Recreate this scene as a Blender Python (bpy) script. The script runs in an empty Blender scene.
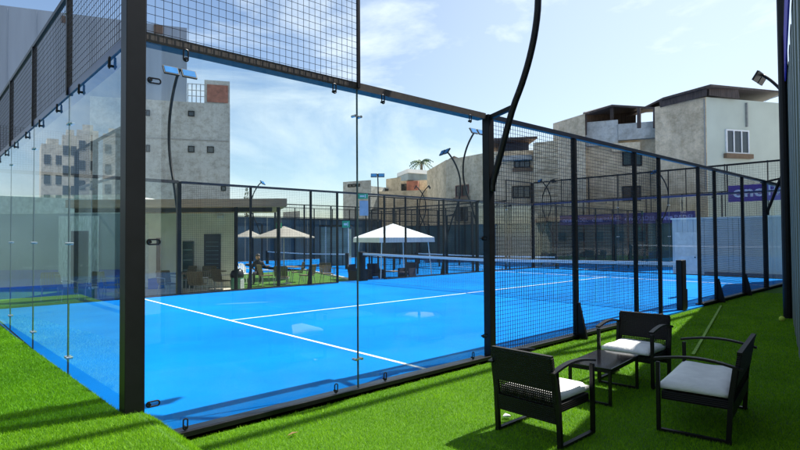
import bpy, bmesh, math, random
import numpy as np
from mathutils import Matrix, Vector
random.seed(7); rng = np.random.default_rng(7)
SC = bpy.context.scene
COL = SC.collection
R_ = math.radians
# ------------------------------------------------------------------ camera
FPX, YAW, PITCH, ROLL = 538.058, .827948, .0220783, -.00616993
CAM = np.array([-1.17152, -4.04861, 1.48515])
Fv = np.array([math.cos(YAW)*math.cos(PITCH), math.sin(YAW)*math.cos(PITCH), math.sin(PITCH)])
Rv = np.array([math.sin(YAW), -math.cos(YAW), 0.0]); Uv = np.cross(Rv, Fv)
R2 = Rv*math.cos(ROLL)+Uv*math.sin(ROLL); U2 = -Rv*math.sin(ROLL)+Uv*math.cos(ROLL)
cd = bpy.data.cameras.new('camera'); cam = bpy.data.objects.new('camera', cd); COL.objects.link(cam)
cd.lens = FPX/800*36; cd.sensor_width = 36; cd.clip_start = .05; cd.clip_end = 3000
M4 = Matrix.Identity(4)
for i in range(3):
    M4[i][0] = R2[i]; M4[i][1] = U2[i]; M4[i][2] = -Fv[i]; M4[i][3] = CAM[i]
cam.matrix_world = M4; SC.camera = cam
SC.render.resolution_x = 1024; SC.render.resolution_y = 576
# ------------------------------------------------------------------ sun, sky, exposure
SUN = Vector((.66, -.15, 1.0)).normalized()
sd = bpy.data.lights.new('sun', 'SUN'); sd.energy = 4.9; sd.angle = R_(.5); sd.color = (1, .965, .9)
so = bpy.data.objects.new('sun', sd); COL.objects.link(so); so.location = (0, 0, 30)
so.rotation_euler = SUN.to_track_quat('Z', 'Y').to_euler()
W = bpy.data.worlds.new('World'); SC.world = W; W.use_nodes = True
wt = W.node_tree; wt.nodes.clear()
def wn(t, **k):
    n = wt.nodes.new(t)
    for a, b in k.items(): setattr(n, a, b)
    return n
out = wn('ShaderNodeOutputWorld'); bg = wn('ShaderNodeBackground'); bg.inputs[1].default_value = .088
sky = wn('ShaderNodeTexSky', sky_type='NISHITA'); sky.sun_disc = False
sky.sun_elevation = math.asin(SUN.z); sky.sun_rotation = math.atan2(SUN.x, SUN.y)
sky.air_density = 1.0; sky.dust_density = .3; sky.ozone_density = 1.6
tc = wn('ShaderNodeTexCoord'); mp = wn('ShaderNodeMapping'); mp.inputs['Scale'].default_value = (1, 1, 2.6)
mp.inputs['Rotation'].default_value = (0.25, .2, .6)
nz = wn('ShaderNodeTexNoise'); nz.inputs['Scale'].default_value = 2.1; nz.inputs['Detail'].default_value = 9; nz.inputs['Roughness'].default_value = .58; nz.inputs['Distortion'].default_value = .5
rp = wn('ShaderNodeValToRGB'); rp.color_ramp.elements[0].position = .47; rp.color_ramp.elements[1].position = .66
rp.color_ramp.elements[0].color = (0, 0, 0, 1); rp.color_ramp.elements[1].color = (1, 1, 1, 1)
# thin cloud gets denser towards the sun side of the sky (a real bank of cloud in world directions)
dt = wn('ShaderNodeVectorMath', operation='DOT_PRODUCT'); dt.inputs[1].default_value = (.92, .05, .38)
mr = wn('ShaderNodeMapRange'); mr.inputs[1].default_value = .55; mr.inputs[2].default_value = .98; mr.inputs[3].default_value = .0; mr.inputs[4].default_value = .5
ad = wn('ShaderNodeMath', operation='ADD'); ad.use_clamp = True
ml = wn('ShaderNodeMath', operation='MULTIPLY'); ml.inputs[1].default_value = .9
mx = wn('ShaderNodeMixRGB'); mx.inputs[2].default_value = (6.5, 7.3, 7.6, 1)
L = wt.links.new
L(tc.outputs['Generated'], mp.inputs[0]); L(mp.outputs[0], nz.inputs['Vector']); L(nz.outputs[0], rp.inputs[0])
L(tc.outputs['Generated'], dt.inputs[0]); L(dt.outputs['Value'], mr.inputs[0])
L(rp.outputs[0], ml.inputs[0]); L(ml.outputs[0], ad.inputs[0]); L(mr.outputs[0], ad.inputs[1])
L(sky.outputs[0], mx.inputs[1]); L(ad.outputs[0], mx.inputs[0]); L(mx.outputs[0], bg.inputs[0]); L(bg.outputs[0], out.inputs[0])
SC.view_settings.view_transform = 'Standard'; SC.view_settings.look = 'None'
SC.view_settings.exposure = 0.95; SC.view_settings.gamma = 1; SC.view_settings.use_curve_mapping = False
SC.render.engine = 'CYCLES'
SC.cycles.max_bounces = 10; SC.cycles.transparent_max_bounces = 48; SC.cycles.glossy_bounces = 5

# ------------------------------------------------------------------ survey helpers (camera calibration -> real metres)
def ray(u, v): return Fv+R2*(u-400)/FPX-U2*(v-225)/FPX
def G(u, v, z=0):                      # point of the plane z
    d = ray(u, v); t = (z-CAM[2])/d[2]; return CAM+d*t
def K(u, d, z=0.0):                    # plan position at bearing u and distance d
    p = CAM+ray(u, 237)*d; return Vector((p[0], p[1], z))
def corner(u, vtop, h):                # plan position of a building corner of known height
    dr = ray(u, vtop); t = (h-CAM[2])/dr[2]; p = CAM+dr*t; return Vector((p[0], p[1], 0))
def onwall(A, B, u, v):                # point of the vertical wall A-B: (distance from A, height)
    d = ray(u, v); ax, ay = A[0], A[1]; ex, ey = B[0]-ax, B[1]-ay; Ln = math.hypot(ex, ey); ex /= Ln; ey /= Ln
    nx, ny = -ey, ex
    t = ((ax-CAM[0])*nx+(ay-CAM[1])*ny)/(d[0]*nx+d[1]*ny); p = CAM+d*t
    return (p[0]-ax)*ex+(p[1]-ay)*ey, p[2]
RZ = YAW-math.pi/2
# ------------------------------------------------------------------ materials
MATS = {}
def nodes(m): 
    m.use_nodes = True; nt = m.node_tree; return nt, nt.nodes['Principled BSDF']
def mat(name, col, rough=.6, metal=0, var=.12, scale=6, bump=0, spec=.5, col2=None, lo=.35, hi=.7, detail=6, stretch=None, bscale=None):
    if name in MATS: return MATS[name]
    m = bpy.data.materials.new(name); nt, b = nodes(m)
    b.inputs['Roughness'].default_value = rough; b.inputs['Metallic'].default_value = metal
    b.inputs['Specular IOR Level'].default_value = spec
    tc = nt.nodes.new('ShaderNodeTexCoord'); n = nt.nodes.new('ShaderNodeTexNoise'); n.inputs['Scale'].default_value = scale; n.inputs['Detail'].default_value = detail
    src = tc.outputs['Object']
    if stretch:
        mpn = nt.nodes.new('ShaderNodeMapping'); mpn.inputs['Scale'].default_value = stretch; nt.links.new(src, mpn.inputs[0]); src = mpn.outputs[0]
    nt.links.new(src, n.inputs['Vector'])
    r = nt.nodes.new('ShaderNodeValToRGB'); c = Vector(col)
    c2 = Vector(col2) if col2 else c*(1+var); c1 = c if col2 else c*(1-var)
    r.color_ramp.elements[0].position = lo; r.color_ramp.elements[1].position = hi
    r.color_ramp.elements[0].color = (*c1, 1); r.color_ramp.elements[1].color = (*c2, 1)
    nt.links.new(n.outputs[0], r.inputs[0]); nt.links.new(r.outputs[0], b.inputs['Base Color'])
    if bump:
        bn = nt.nodes.new('ShaderNodeBump'); bn.inputs['Strength'].default_value = bump; bn.inputs['Distance'].default_value = .02
        n2 = nt.nodes.new('ShaderNodeTexNoise'); n2.inputs['Scale'].default_value = bscale or scale*5; n2.inputs['Detail'].default_value = 4
        nt.links.new(src, n2.inputs['Vector']); nt.links.new(n2.outputs[0], bn.inputs['Height']); nt.links.new(bn.outputs[0], b.inputs['Normal'])
    MATS[name] = m; return m
black = mat('black powder coat', (.005, .005, .006), .42, 0, .3, 9, spec=.28)
blacktop = mat('dark slate coat', (.018, .022, .034), .35, 0, .25, 5, spec=.4)
beamm = mat('weathered dark steel', (.035, .028, .024), .5, 0, .35, 22, col2=(.06, .047, .038))
steel = mat('galvanised steel', (.32, .33, .34), .4, .7, .15, 8)
steelb = mat('brushed bolt steel', (.5, .5, .5), .3, .9, .1, 20)
white = mat('white paint', (.8, .8, .8), .5, 0, .05, 6)
wicker = None
def glass_mat(name, tint, ior=1.72):
    m = bpy.data.materials.new(name); m.use_nodes = True; nt = m.node_tree; nt.nodes.clear()
    o = nt.nodes.new('ShaderNodeOutputMaterial'); mix = nt.nodes.new('ShaderNodeMixShader')
    tr = nt.nodes.new('ShaderNodeBsdfTransparent'); tr.inputs[0].default_value = (*tint, 1)
    gl = nt.nodes.new('ShaderNodeBsdfGlossy'); gl.inputs['Roughness'].default_value = .0; gl.inputs[0].default_value = (.93, .97, .97, 1)
    fr = nt.nodes.new('ShaderNodeFresnel'); fr.inputs[0].default_value = ior
    ge = nt.nodes.new('ShaderNodeNewGeometry'); s = nt.nodes.new('ShaderNodeMath'); s.operation = 'SUBTRACT'; s.inputs[0].default_value = 1
    mu = nt.nodes.new('ShaderNodeMath'); mu.operation = 'MULTIPLY'
    k = nt.links.new
    k(ge.outputs['Backfacing'], s.inputs[1]); k(fr.outputs[0], mu.inputs[0]); k(s.outputs[0], mu.inputs[1])
    k(mu.outputs[0], mix.inputs[0]); k(tr.outputs[0], mix.inputs[1]); k(gl.outputs[0], mix.inputs[2]); # dust and ball marks on the pane
    tcg = nt.nodes.new('ShaderNodeTexCoord'); ng = nt.nodes.new('ShaderNodeTexNoise'); ng.inputs['Scale'].default_value = 2.5; ng.inputs['Detail'].default_value = 8; ng.inputs['Roughness'].default_value = .7
    mg = nt.nodes.new('ShaderNodeMapRange'); mg.inputs[1].default_value = .45; mg.inputs[2].default_value = .8; mg.inputs[3].default_value = .001; mg.inputs[4].default_value = .03
    df = nt.nodes.new('ShaderNodeBsdfDiffuse'); df.inputs[0].default_value = (.6, .62, .6, 1); m2 = nt.nodes.new('ShaderNodeMixShader')
    k(tcg.outputs['Object'], ng.inputs['Vector']); k(ng.outputs[0], mg.inputs[0]); k(mg.outputs[0], m2.inputs[0]); k(mix.outputs[0], m2.inputs[1]); k(df.outputs[0], m2.inputs[2]); k(m2.outputs[0], o.inputs[0])
    return m
glass = glass_mat('toughened glass', (.955, .985, .98))
glass_end = glass_mat('reflective toughened glass', (.80, .9, .93), 2.0)
winglass = mat('dark window glass', (.02, .025, .03), .08, 0, .2, 3, spec=.8)
# ------------------------------------------------------------------ mesh builder
class MB:
    def __init__(s): s.v = []; s.f = []
    def quad(s, a, b, c, d): n = len(s.v); s.v += [tuple(a), tuple(b), tuple(c), tuple(d)]; s.f.append((n, n+1, n+2, n+3)); return s
    def box(s, x0, x1, y0, y1, z0, z1):
        n = len(s.v); s.v += [(x, y, z) for z in (z0, z1) for y in (y0, y1) for x in (x0, x1)]
        s.f += [tuple(n+i for i in q) for q in ((0, 2, 3, 1), (4, 5, 7, 6), (0, 1, 5, 4), (2, 6, 7, 3), (0, 4, 6, 2), (1, 3, 7, 5))]; return s
    def bar(s, p, q, w, h=None, up=(0, 0, 1)):
        h = h or w; p = Vector(p); q = Vector(q); d = (q-p).normalized(); upv = Vector(up)
        if abs(d.dot(upv)) > .98: upv = Vector((0, 1, 0))
        r = d.cross(upv).normalized(); u = r.cross(d); n = len(s.v)
        for e in (p, q):
            for a, b in ((-1, -1), (1, -1), (1, 1), (-1, 1)): s.v.append(tuple(e+r*(a*w/2)+u*(b*h/2)))
        s.f += [tuple(n+i for i in z) for z in ((0, 3, 2, 1), (4, 5, 6, 7), (0, 1, 5, 4), (1, 2, 6, 5), (2, 3, 7, 6), (3, 0, 4, 7))]; return s
    def tube(s, pts, r, seg=10, cap=True):
        pts = [Vector(p) for p in pts]; rs = r if isinstance(r, (list, tuple)) else [r]*len(pts); n0 = len(s.v); ref = None
        for i, p in enumerate(pts):
            t = (pts[min(i+1, len(pts)-1)]-pts[max(i-1, 0)]).normalized()
            if ref is None: ref = Vector((1, 0, 0)) if abs(t.x) < .9 else Vector((0, 1, 0))
            a = (ref-t*ref.dot(t)).normalized(); b = t.cross(a); ref = a
            for k in range(seg):
                an = 2*math.pi*k/seg; s.v.append(tuple(p+(a*math.cos(an)+b*math.sin(an))*rs[i]))
        for i in range(len(pts)-1):
            for k in range(seg):
                a = n0+i*seg+k; b = n0+i*seg+(k+1) % seg; s.f.append((a, b, b+seg, a+seg))
        if cap: s.f.append(tuple(n0+k for k in range(seg-1, -1, -1))); s.f.append(tuple(n0+(len(pts)-1)*seg+k for k in range(seg)))
        return s
    def prism(s, poly, z0, z1):
        A = sum(poly[i][0]*poly[(i+1) % len(poly)][1]-poly[(i+1) % len(poly)][0]*poly[i][1] for i in range(len(poly)))
        if A < 0: poly = poly[::-1]
        n = len(s.v); k = len(poly); z0s = z0 if isinstance(z0, (list, tuple)) else [z0]*k; z1s = z1 if isinstance(z1, (list, tuple)) else [z1]*k
        if A < 0: z0s = z0s[::-1]; z1s = z1s[::-1]
        s.v += [(p[0], p[1], z) for p, z in zip(poly, z0s)]+[(p[0], p[1], z) for p, z in zip(poly, z1s)]
        s.f.append(tuple(n+i for i in range(k-1, -1, -1))); s.f.append(tuple(n+k+i for i in range(k)))
        for i in range(k): j = (i+1) % k; s.f.append((n+i, n+j, n+k+j, n+k+i))
        return s
    def build(s, name, m, parent=None, smooth=False, bevel=0, recalc=False):
        me = bpy.data.meshes.new(name); me.from_pydata(s.v, [], s.f); me.update()
        if recalc:
            bm = bmesh.new(); bm.from_mesh(me); bmesh.ops.recalc_face_normals(bm, faces=bm.faces); bm.to_mesh(me); bm.free()
        if m: me.materials.append(m)
        if smooth: me.polygons.foreach_set('use_smooth', [True]*len(me.polygons))
        o = bpy.data.objects.new(name, me); COL.objects.link(o)
        if parent: o.parent = parent
        if bevel: b = o.modifiers.new('bevel', 'BEVEL'); b.width = bevel; b.segments = 2; b.limit_method = 'ANGLE'
        return o
def tag(o, label=None, cat=None, group=None, kind=None):
    if label: o['label'] = label
    if cat: o['category'] = cat
    if group: o['group'] = group
    if kind: o['kind'] = kind
    return o
def empty(name, loc, rz=0, label=None, cat=None, group=None):
    o = bpy.data.objects.new(name, None); o.empty_display_size = .2; COL.objects.link(o); o.location = loc; o.rotation_euler = (0, 0, rz)
    return tag(o, label, cat, group)
def copy_tree(root, loc, rz, label, group=None):
    r = root.copy(); COL.objects.link(r); r.location = loc; r.rotation_euler = (0, 0, rz); r['label'] = label
    if group: r['group'] = group
    for ch in list(root.children):
        c = ch.copy(); COL.objects.link(c); c.parent = r
        for g in list(ch.children): d = g.copy(); COL.objects.link(d); d.parent = c
    return r
def struct(o): o['kind'] = 'structure'; return o
def text_mesh(name, s, size, m, parent, loc, rot, ext=.004, bold=0.0, sx=1.0):
    cu = bpy.data.curves.new(name, 'FONT'); cu.body = s; cu.size = size; cu.extrude = ext; cu.align_x = 'LEFT'; cu.offset = bold; cu.resolution_u = 3
    t = bpy.data.objects.new(name, cu); COL.objects.link(t); bpy.context.view_layer.update()
    me = bpy.data.meshes.new_from_object(t.evaluated_get(bpy.context.evaluated_depsgraph_get()))
    bpy.data.objects.remove(t); me.materials.clear(); me.materials.append(m)
    o = bpy.data.objects.new(name, me); COL.objects.link(o); o.parent = parent; o.location = loc; o.rotation_euler = rot; o.scale = (sx, 1, 1); return o

# ================================================================== GROUND
LOW = -.5
gm = mat('grey concrete ground', (.3, .29, .27), .85, 0, .2, .6)
struct(MB().quad((-600, -600, LOW-.02), (900, -600, LOW-.02), (900, 900, LOW-.02), (-600, 900, LOW-.02)).build('ground', gm))
def turf_mat(name, c1, c2, c3):
    m = bpy.data.materials.new(name); nt, b = nodes(m); b.inputs['Roughness'].default_value = .75; b.inputs['Specular IOR Level'].default_value = .25
    tc = nt.nodes.new('ShaderNodeTexCoord'); n = nt.nodes.new('ShaderNodeTexNoise'); n.inputs['Scale'].default_value = 1.6; n.inputs['Detail'].default_value = 5
    n2 = nt.nodes.new('ShaderNodeTexNoise'); n2.inputs['Scale'].default_value = 90; n2.inputs['Detail'].default_value = 3
    r = nt.nodes.new('ShaderNodeValToRGB'); r.color_ramp.elements[0].position = .3; r.color_ramp.elements[1].position = .72
    r.color_ramp.elements[0].color = (*c1, 1); r.color_ramp.elements[1].color = (*c2, 1)
    mx = nt.nodes.new('ShaderNodeMixRGB'); mx.blend_type = 'MULTIPLY'; mx.inputs[0].default_value = .8
    r2 = nt.nodes.new('ShaderNodeValToRGB'); r2.color_ramp.elements[0].position = .3; r2.color_ramp.elements[0].color = (*c3, 1); r2.color_ramp.elements[1].position = .7
    bp = nt.nodes.new('ShaderNodeBump'); bp.inputs['Strength'].default_value = .9; bp.inputs['Distance'].default_value = .02
    k = nt.links.new
    k(tc.outputs['Object'], n.inputs['Vector']); k(tc.outputs['Object'], n2.inputs['Vector']); k(n.outputs[0], r.inputs[0]); k(n2.outputs[0], r2.inputs[0])
    k(r.outputs[0], mx.inputs[1]); k(r2.outputs[0], mx.inputs[2]); k(mx.outputs[0], b.inputs['Base Color']); k(n2.outputs[0], bp.inputs['Height']); k(bp.outputs[0], b.inputs['Normal'])
    return m
turfm = turf_mat('artificial turf backing', (.06, .17, .005), (.09, .23, .008), (.45, .45, .45))
lowturf = turf_mat('short artificial turf', (.06, .17, .015), (.09, .22, .025), (.6, .6, .6))
WALLA = (1.5, -3.67); WALLB = (19.9, .36)          # boundary wall line
def wall_y(x): return WALLA[1]+(x-WALLA[0])*(WALLB[1]-WALLA[1])/(WALLB[0]-WALLA[0])
def mound(x, y):
    h = np.where(y < 0, .285, .285-.025*np.clip(y, 0, 8))
    t = np.clip((.38-x)/.37, 0, 1); t = t*t*(3-2*t)
    t = np.where(y > -.03, (x < .1)*1.0, t)
    f = np.clip((y+3.2)/2.2, 0.25, 1)
    return h*t*f
# turf sheet round the court: fine grid, raised bank left of the corner
xs = np.concatenate([np.linspace(-7, -.5, 27), np.linspace(-.4, -.07, 7), np.linspace(-.066, .5, 24), np.linspace(.6, 21.5, 80)])
ys = np.concatenate([np.linspace(-7, -.6, 50), np.linspace(-.5, -.066, 16)])
def grid_sheet(xs, ys, zf, name, m):
    X, Y = np.meshgrid(xs, ys); Z = zf(X, Y); v = np.stack([X, Y, Z], -1).reshape(-1, 3); nx = len(xs); ny = len(ys)
    f = [(j*nx+i, j*nx+i+1, (j+1)*nx+i+1, (j+1)*nx+i) for j in range(ny-1) for i in range(nx-1)]
    b = MB(); b.v = [tuple(a) for a in v.tolist()]; b.f = f; return struct(b.build(name, m, smooth=True))
grid_sheet(xs, ys, mound, 'turf_ground', turfm)
grid_sheet(np.linspace(-2.1, -.066, 14), np.linspace(-.066, 11.5, 60), lambda x, y: mound(x, y)+.002*x*0, 'turf_bank', turfm)
# blades: every blade a bent sliver; uncountable -> one stuff object
def blades(name, n, area, hmin, hmax, dmax):
    xa, xb, ya, yb = area; P = []
    need = n
    while need > 0:
        x = rng.uniform(xa, xb, need*4); y = rng.uniform(ya, yb, need*4)
        ok = np.where(x < -.066, y < 11, y < -.075)
        ok &= ~((x > .0) & (x < .02))
        dx = x-CAM[0]; dy = y-CAM[1]; d = dx*Fv[0]+dy*Fv[1]; lat = dx*Rv[0]+dy*Rv[1]
        ok &= (d > 2.6) & (np.abs(lat) < d*.78+.3) & (y > WALLA[1]+(x-WALLA[0])*.219)
        ok &= rng.random(x.size) < np.clip((3.2/np.maximum(d, .5))**1.5, 0, 1)
        ok &= d < dmax
        x = x[ok][:need]; y = y[ok][:need]; P.append(np.stack([x, y], 1)); need -= len(x)
    P = np.concatenate(P); k = len(P); z = mound(P[:, 0], P[:, 1]); d = np.hypot(P[:, 0]-CAM[0], P[:, 1]-CAM[1])
    s = np.clip(d/4, .9, 2.6)
    a = rng.uniform(0, 2*np.pi, k); w = .0019*s*rng.uniform(.7, 1.2, k); h = rng.uniform(hmin, hmax, k); le = rng.normal(0, .5, (k, 2))*h[:, None]
    dx = np.cos(a)*w; dy = np.sin(a)*w
    V = np.zeros((k, 3, 3)); V[:, 0] = np.stack([P[:, 0]-dx, P[:, 1]-dy, z-.003], 1); V[:, 1] = np.stack([P[:, 0]+dx, P[:, 1]+dy, z-.003], 1)
    V[:, 2] = np.stack([P[:, 0]+le[:, 0], P[:, 1]+le[:, 1], z+h], 1)
    me = bpy.data.meshes.new(name); me.vertices.add(k*3); me.loops.add(k*3); me.polygons.add(k)
    me.vertices.foreach_set('co', V.reshape(-1)); me.loops.foreach_set('vertex_index', np.arange(k*3, dtype=np.int32))
    me.polygons.foreach_set('loop_start', np.arange(0, k*3, 3, dtype=np.int32)); me.update(); me.validate()
    m = bpy.data.materials.new('turf blade'); nt, b = nodes(m); b.inputs['Roughness'].default_value = .55; b.inputs['Specular IOR Level'].default_value = .3
    oi = nt.nodes.new('ShaderNodeNewGeometry'); r = nt.nodes.new('ShaderNodeValToRGB')
    r.color_ramp.elements[0].color = (.085, .26, .003, 1); r.color_ramp.elements[1].color = (.26, .56, .006, 1)
    tcb = nt.nodes.new('ShaderNodeTexCoord'); nb = nt.nodes.new('ShaderNodeTexNoise'); nb.inputs['Scale'].default_value = 1.1; nb.inputs['Detail'].default_value = 6; nb.inputs['Roughness'].default_value = .65
    nt.links.new(tcb.outputs['Object'], nb.inputs['Vector']); rb = nt.nodes.new('ShaderNodeValToRGB'); rb.color_ramp.elements[0].position = .35; rb.color_ramp.elements[1].position = .65
    rb.color_ramp.elements[0].color = (.85, .85, .85, 1); rb.color_ramp.elements[1].color = (1.4, 1.2, 1, 1); nt.links.new(nb.outputs[0], rb.inputs[0])
    mb_ = nt.nodes.new('ShaderNodeMixRGB'); mb_.blend_type = 'MULTIPLY'; mb_.inputs[0].default_value = 1; nt.links.new(r.outputs[0], mb_.inputs[1]); nt.links.new(rb.outputs[0], mb_.inputs[2]); r = mb_
    nt.links.new(oi.outputs['Random Per Island'], [n for n in nt.nodes if n.bl_idname == 'ShaderNodeValToRGB'][0].inputs[0]); nt.links.new(r.outputs[0], b.inputs['Base Color'])
    tl = nt.nodes.new('ShaderNodeBsdfTranslucent'); ms = nt.nodes.new('ShaderNodeMixShader'); ms.inputs[0].default_value = .35
    nt.links.new(r.outputs[0], tl.inputs[0]); nt.links.new(b.outputs[0], ms.inputs[1]); nt.links.new(tl.outputs[0], ms.inputs[2])
    nt.links.new(ms.outputs[0], nt.nodes['Material Output'].inputs[0])
    me.materials.append(m); o = bpy.data.objects.new(name, me); COL.objects.link(o); o['kind'] = 'stuff'
    tag(o, 'bright green artificial turf pile around the blue court', 'artificial grass'); return o
blades('artificial_grass', 420000, (-4, 15, -5, 8), .011, .024, 14)

# court slab
def court_mat(name='blue sand-dressed court turf', patches=True):
    m = bpy.data.materials.new(name); nt, b = nodes(m); b.inputs['Roughness'].default_value = .75; b.inputs['Specular IOR Level'].default_value = .05
    tc = nt.nodes.new('ShaderNodeTexCoord'); k = nt.links.new
    n = nt.nodes.new('ShaderNodeTexNoise'); n.inputs['Scale'].default_value = .45; n.inputs['Detail'].default_value = 6; n.inputs['Roughness'].default_value = .55
    r = nt.nodes.new('ShaderNodeValToRGB'); r.color_ramp.elements[0].position = .3; r.color_ramp.elements[1].position = .75
    r.color_ramp.elements[0].color = (.000, .145, .48, 1); r.color_ramp.elements[1].color = (.000, .225, .67, 1)
    n2 = nt.nodes.new('ShaderNodeTexNoise'); n2.inputs['Scale'].default_value = 160; n2.inputs['Detail'].default_value = 2
    r2 = nt.nodes.new('ShaderNodeValToRGB'); r2.color_ramp.elements[0].color = (.78, .78, .78, 1); r2.color_ramp.elements[0].position = .3; r2.color_ramp.elements[1].position = .7
    mx = nt.nodes.new('ShaderNodeMixRGB'); mx.blend_type = 'MULTIPLY'; mx.inputs[0].default_value = .7
    k(tc.outputs['Object'], n.inputs['Vector']); k(tc.outputs['Object'], n2.inputs['Vector']); k(n.outputs[0], r.inputs[0]); k(n2.outputs[0], r2.inputs[0]); k(r.outputs[0], mx.inputs[1]); k(r2.outputs[0], mx.inputs[2])
    last = mx.outputs[0]
    n6 = nt.nodes.new('ShaderNodeTexNoise'); n6.inputs['Scale'].default_value = 2.2; n6.inputs['Detail'].default_value = 9; n6.inputs['Roughness'].default_value = .7; k(tc.outputs['Object'], n6.inputs['Vector'])
    r6 = nt.nodes.new('ShaderNodeMapRange'); r6.inputs[1].default_value = .5; r6.inputs[2].default_value = .8; r6.inputs[3].default_value = 0; r6.inputs[4].default_value = .16; k(n6.outputs[0], r6.inputs[0])
    m6 = nt.nodes.new('ShaderNodeMixRGB'); m6.inputs[2].default_value = (.0, .28, .66, 1); k(r6.outputs[0], m6.inputs[0]); k(last, m6.inputs[1]); last = m6.outputs[0]
    if patches:      # spilt sand smudges lying on the turf, at their own places
        for (px, py, sx, sy, st) in ((4.4, 7.2, .7, .14, .12),):
            mp = nt.nodes.new('ShaderNodeMapping'); mp.vector_type = 'TEXTURE'; mp.inputs['Location'].default_value = (px, py, 0); mp.inputs['Scale'].default_value = (sx, sy, 1)
            mp.inputs['Rotation'].default_value = (0, 0, -.4)
            nn = nt.nodes.new('ShaderNodeTexNoise'); nn.inputs['Scale'].default_value = 5; k(tc.outputs['Object'], nn.inputs['Vector'])
            le = nt.nodes.new('ShaderNodeVectorMath'); le.operation = 'LENGTH'; k(tc.outputs['Object'], mp.inputs[0]); k(mp.outputs[0], le.inputs[0])
            aa = nt.nodes.new('ShaderNodeMath'); aa.operation = 'ADD'; k(le.outputs['Value'], aa.inputs[0]); k(nn.outputs[0], aa.inputs[1])
            rr = nt.nodes.new('ShaderNodeMapRange'); rr.inputs[1].default_value = 1.5; rr.inputs[2].default_value = 1.1; rr.inputs[3].default_value = 0; rr.inputs[4].default_value = st
            k(aa.outputs[0], rr.inputs[0]); mm = nt.nodes.new('ShaderNodeMixRGB'); mm.inputs[2].default_value = (.3, .5, .7, 1)
            k(rr.outputs[0], mm.inputs[0]); k(last, mm.inputs[1]); last = mm.outputs[0]
    k(last, b.inputs['Base Color'])
    bp = nt.nodes.new('ShaderNodeBump'); bp.inputs['Strength'].default_value = .5; bp.inputs['Distance'].default_value = .004; k(n2.outputs[0], bp.inputs['Height']); k(bp.outputs[0], b.inputs['Normal'])
    return m
cm = court_mat()
struct(MB().box(-.06, 20.06, -.06, 10.3, LOW-.1, .03).build('court_surface', cm))
z1 = .034
lines = MB()
for X in (3.05, 16.95): lines.box(X-.025, X+.025, .06, 9.94, .031, z1)
lines.box(3.075, 16.925, 4.975, 5.025, .031, z1)
struct(lines.build('court_lines', mat('white line turf', (.72, .75, .76), .8, 0, .08, 40)))
# ================================================================== ENCLOSURE OF THE NEAR COURT
meshm = mat('black welded wire', (.008, .009, .012), .45, 0, .2, 9, spec=.3)
def wires(x0, x1, z0, z1, y=0, p=.05, w=.0039):
    b = MB(); n = round((x1-x0)/p); k = round((z1-z0)/p)
    for i in range(n+1):
        x = x0+(x1-x0)*i/n; b.box(x-w/2, x+w/2, y-w/2, y+w/2, z0, z1)
    for j in range(k+1):
        z = z0+(z1-z0)*j/k; b.box(x0, x1, y-w/2-w, y-w/2, z-w/2, z+w/2)
    return b
def clamp(x, z, y, parent, vert=False, s=1.0):
    b = MB()
    pts = []
    for i in range(17):
        a = 2*math.pi*i/16; ca, sa = math.cos(a), math.sin(a)
        px = ca*.016*s+(.028*s if ca > 0 else -.028*s); pz = sa*.018*s
        pts.append((x+(pz if vert else px), y, z+(px if vert else pz)))
    b.tube(pts, .006*s, 6, cap=False)
    b.tube([(x-(0 if vert else .026*s), y-.012, z-(.026*s if vert else 0)), (x-(0 if vert else .026*s), y+.03, z-(.026*s if vert else 0))], .011*s, 8)
    return b.build('clamp', black, parent)
def spider(x, z, y, parent):
    b = MB()
    for sx in (-1, 1):
        b.tube([(x+sx*.035, y-.022, z), (x+sx*.035, y+.035, z)], .013, 12)
    b.box(x-.035, x+.035, y-.012, y-.004, z-.007, z+.007)
    return b.build('spider_fitting', steelb, parent)
H = 2.93; HM = 3.9
def seal(x, parent):
    return MB().box(x-.005, x+.005, -.002, .014, .062, H-.037).build('pane_joint', mat('grey green seal', (.05, .09, .1), .4), parent)
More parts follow.
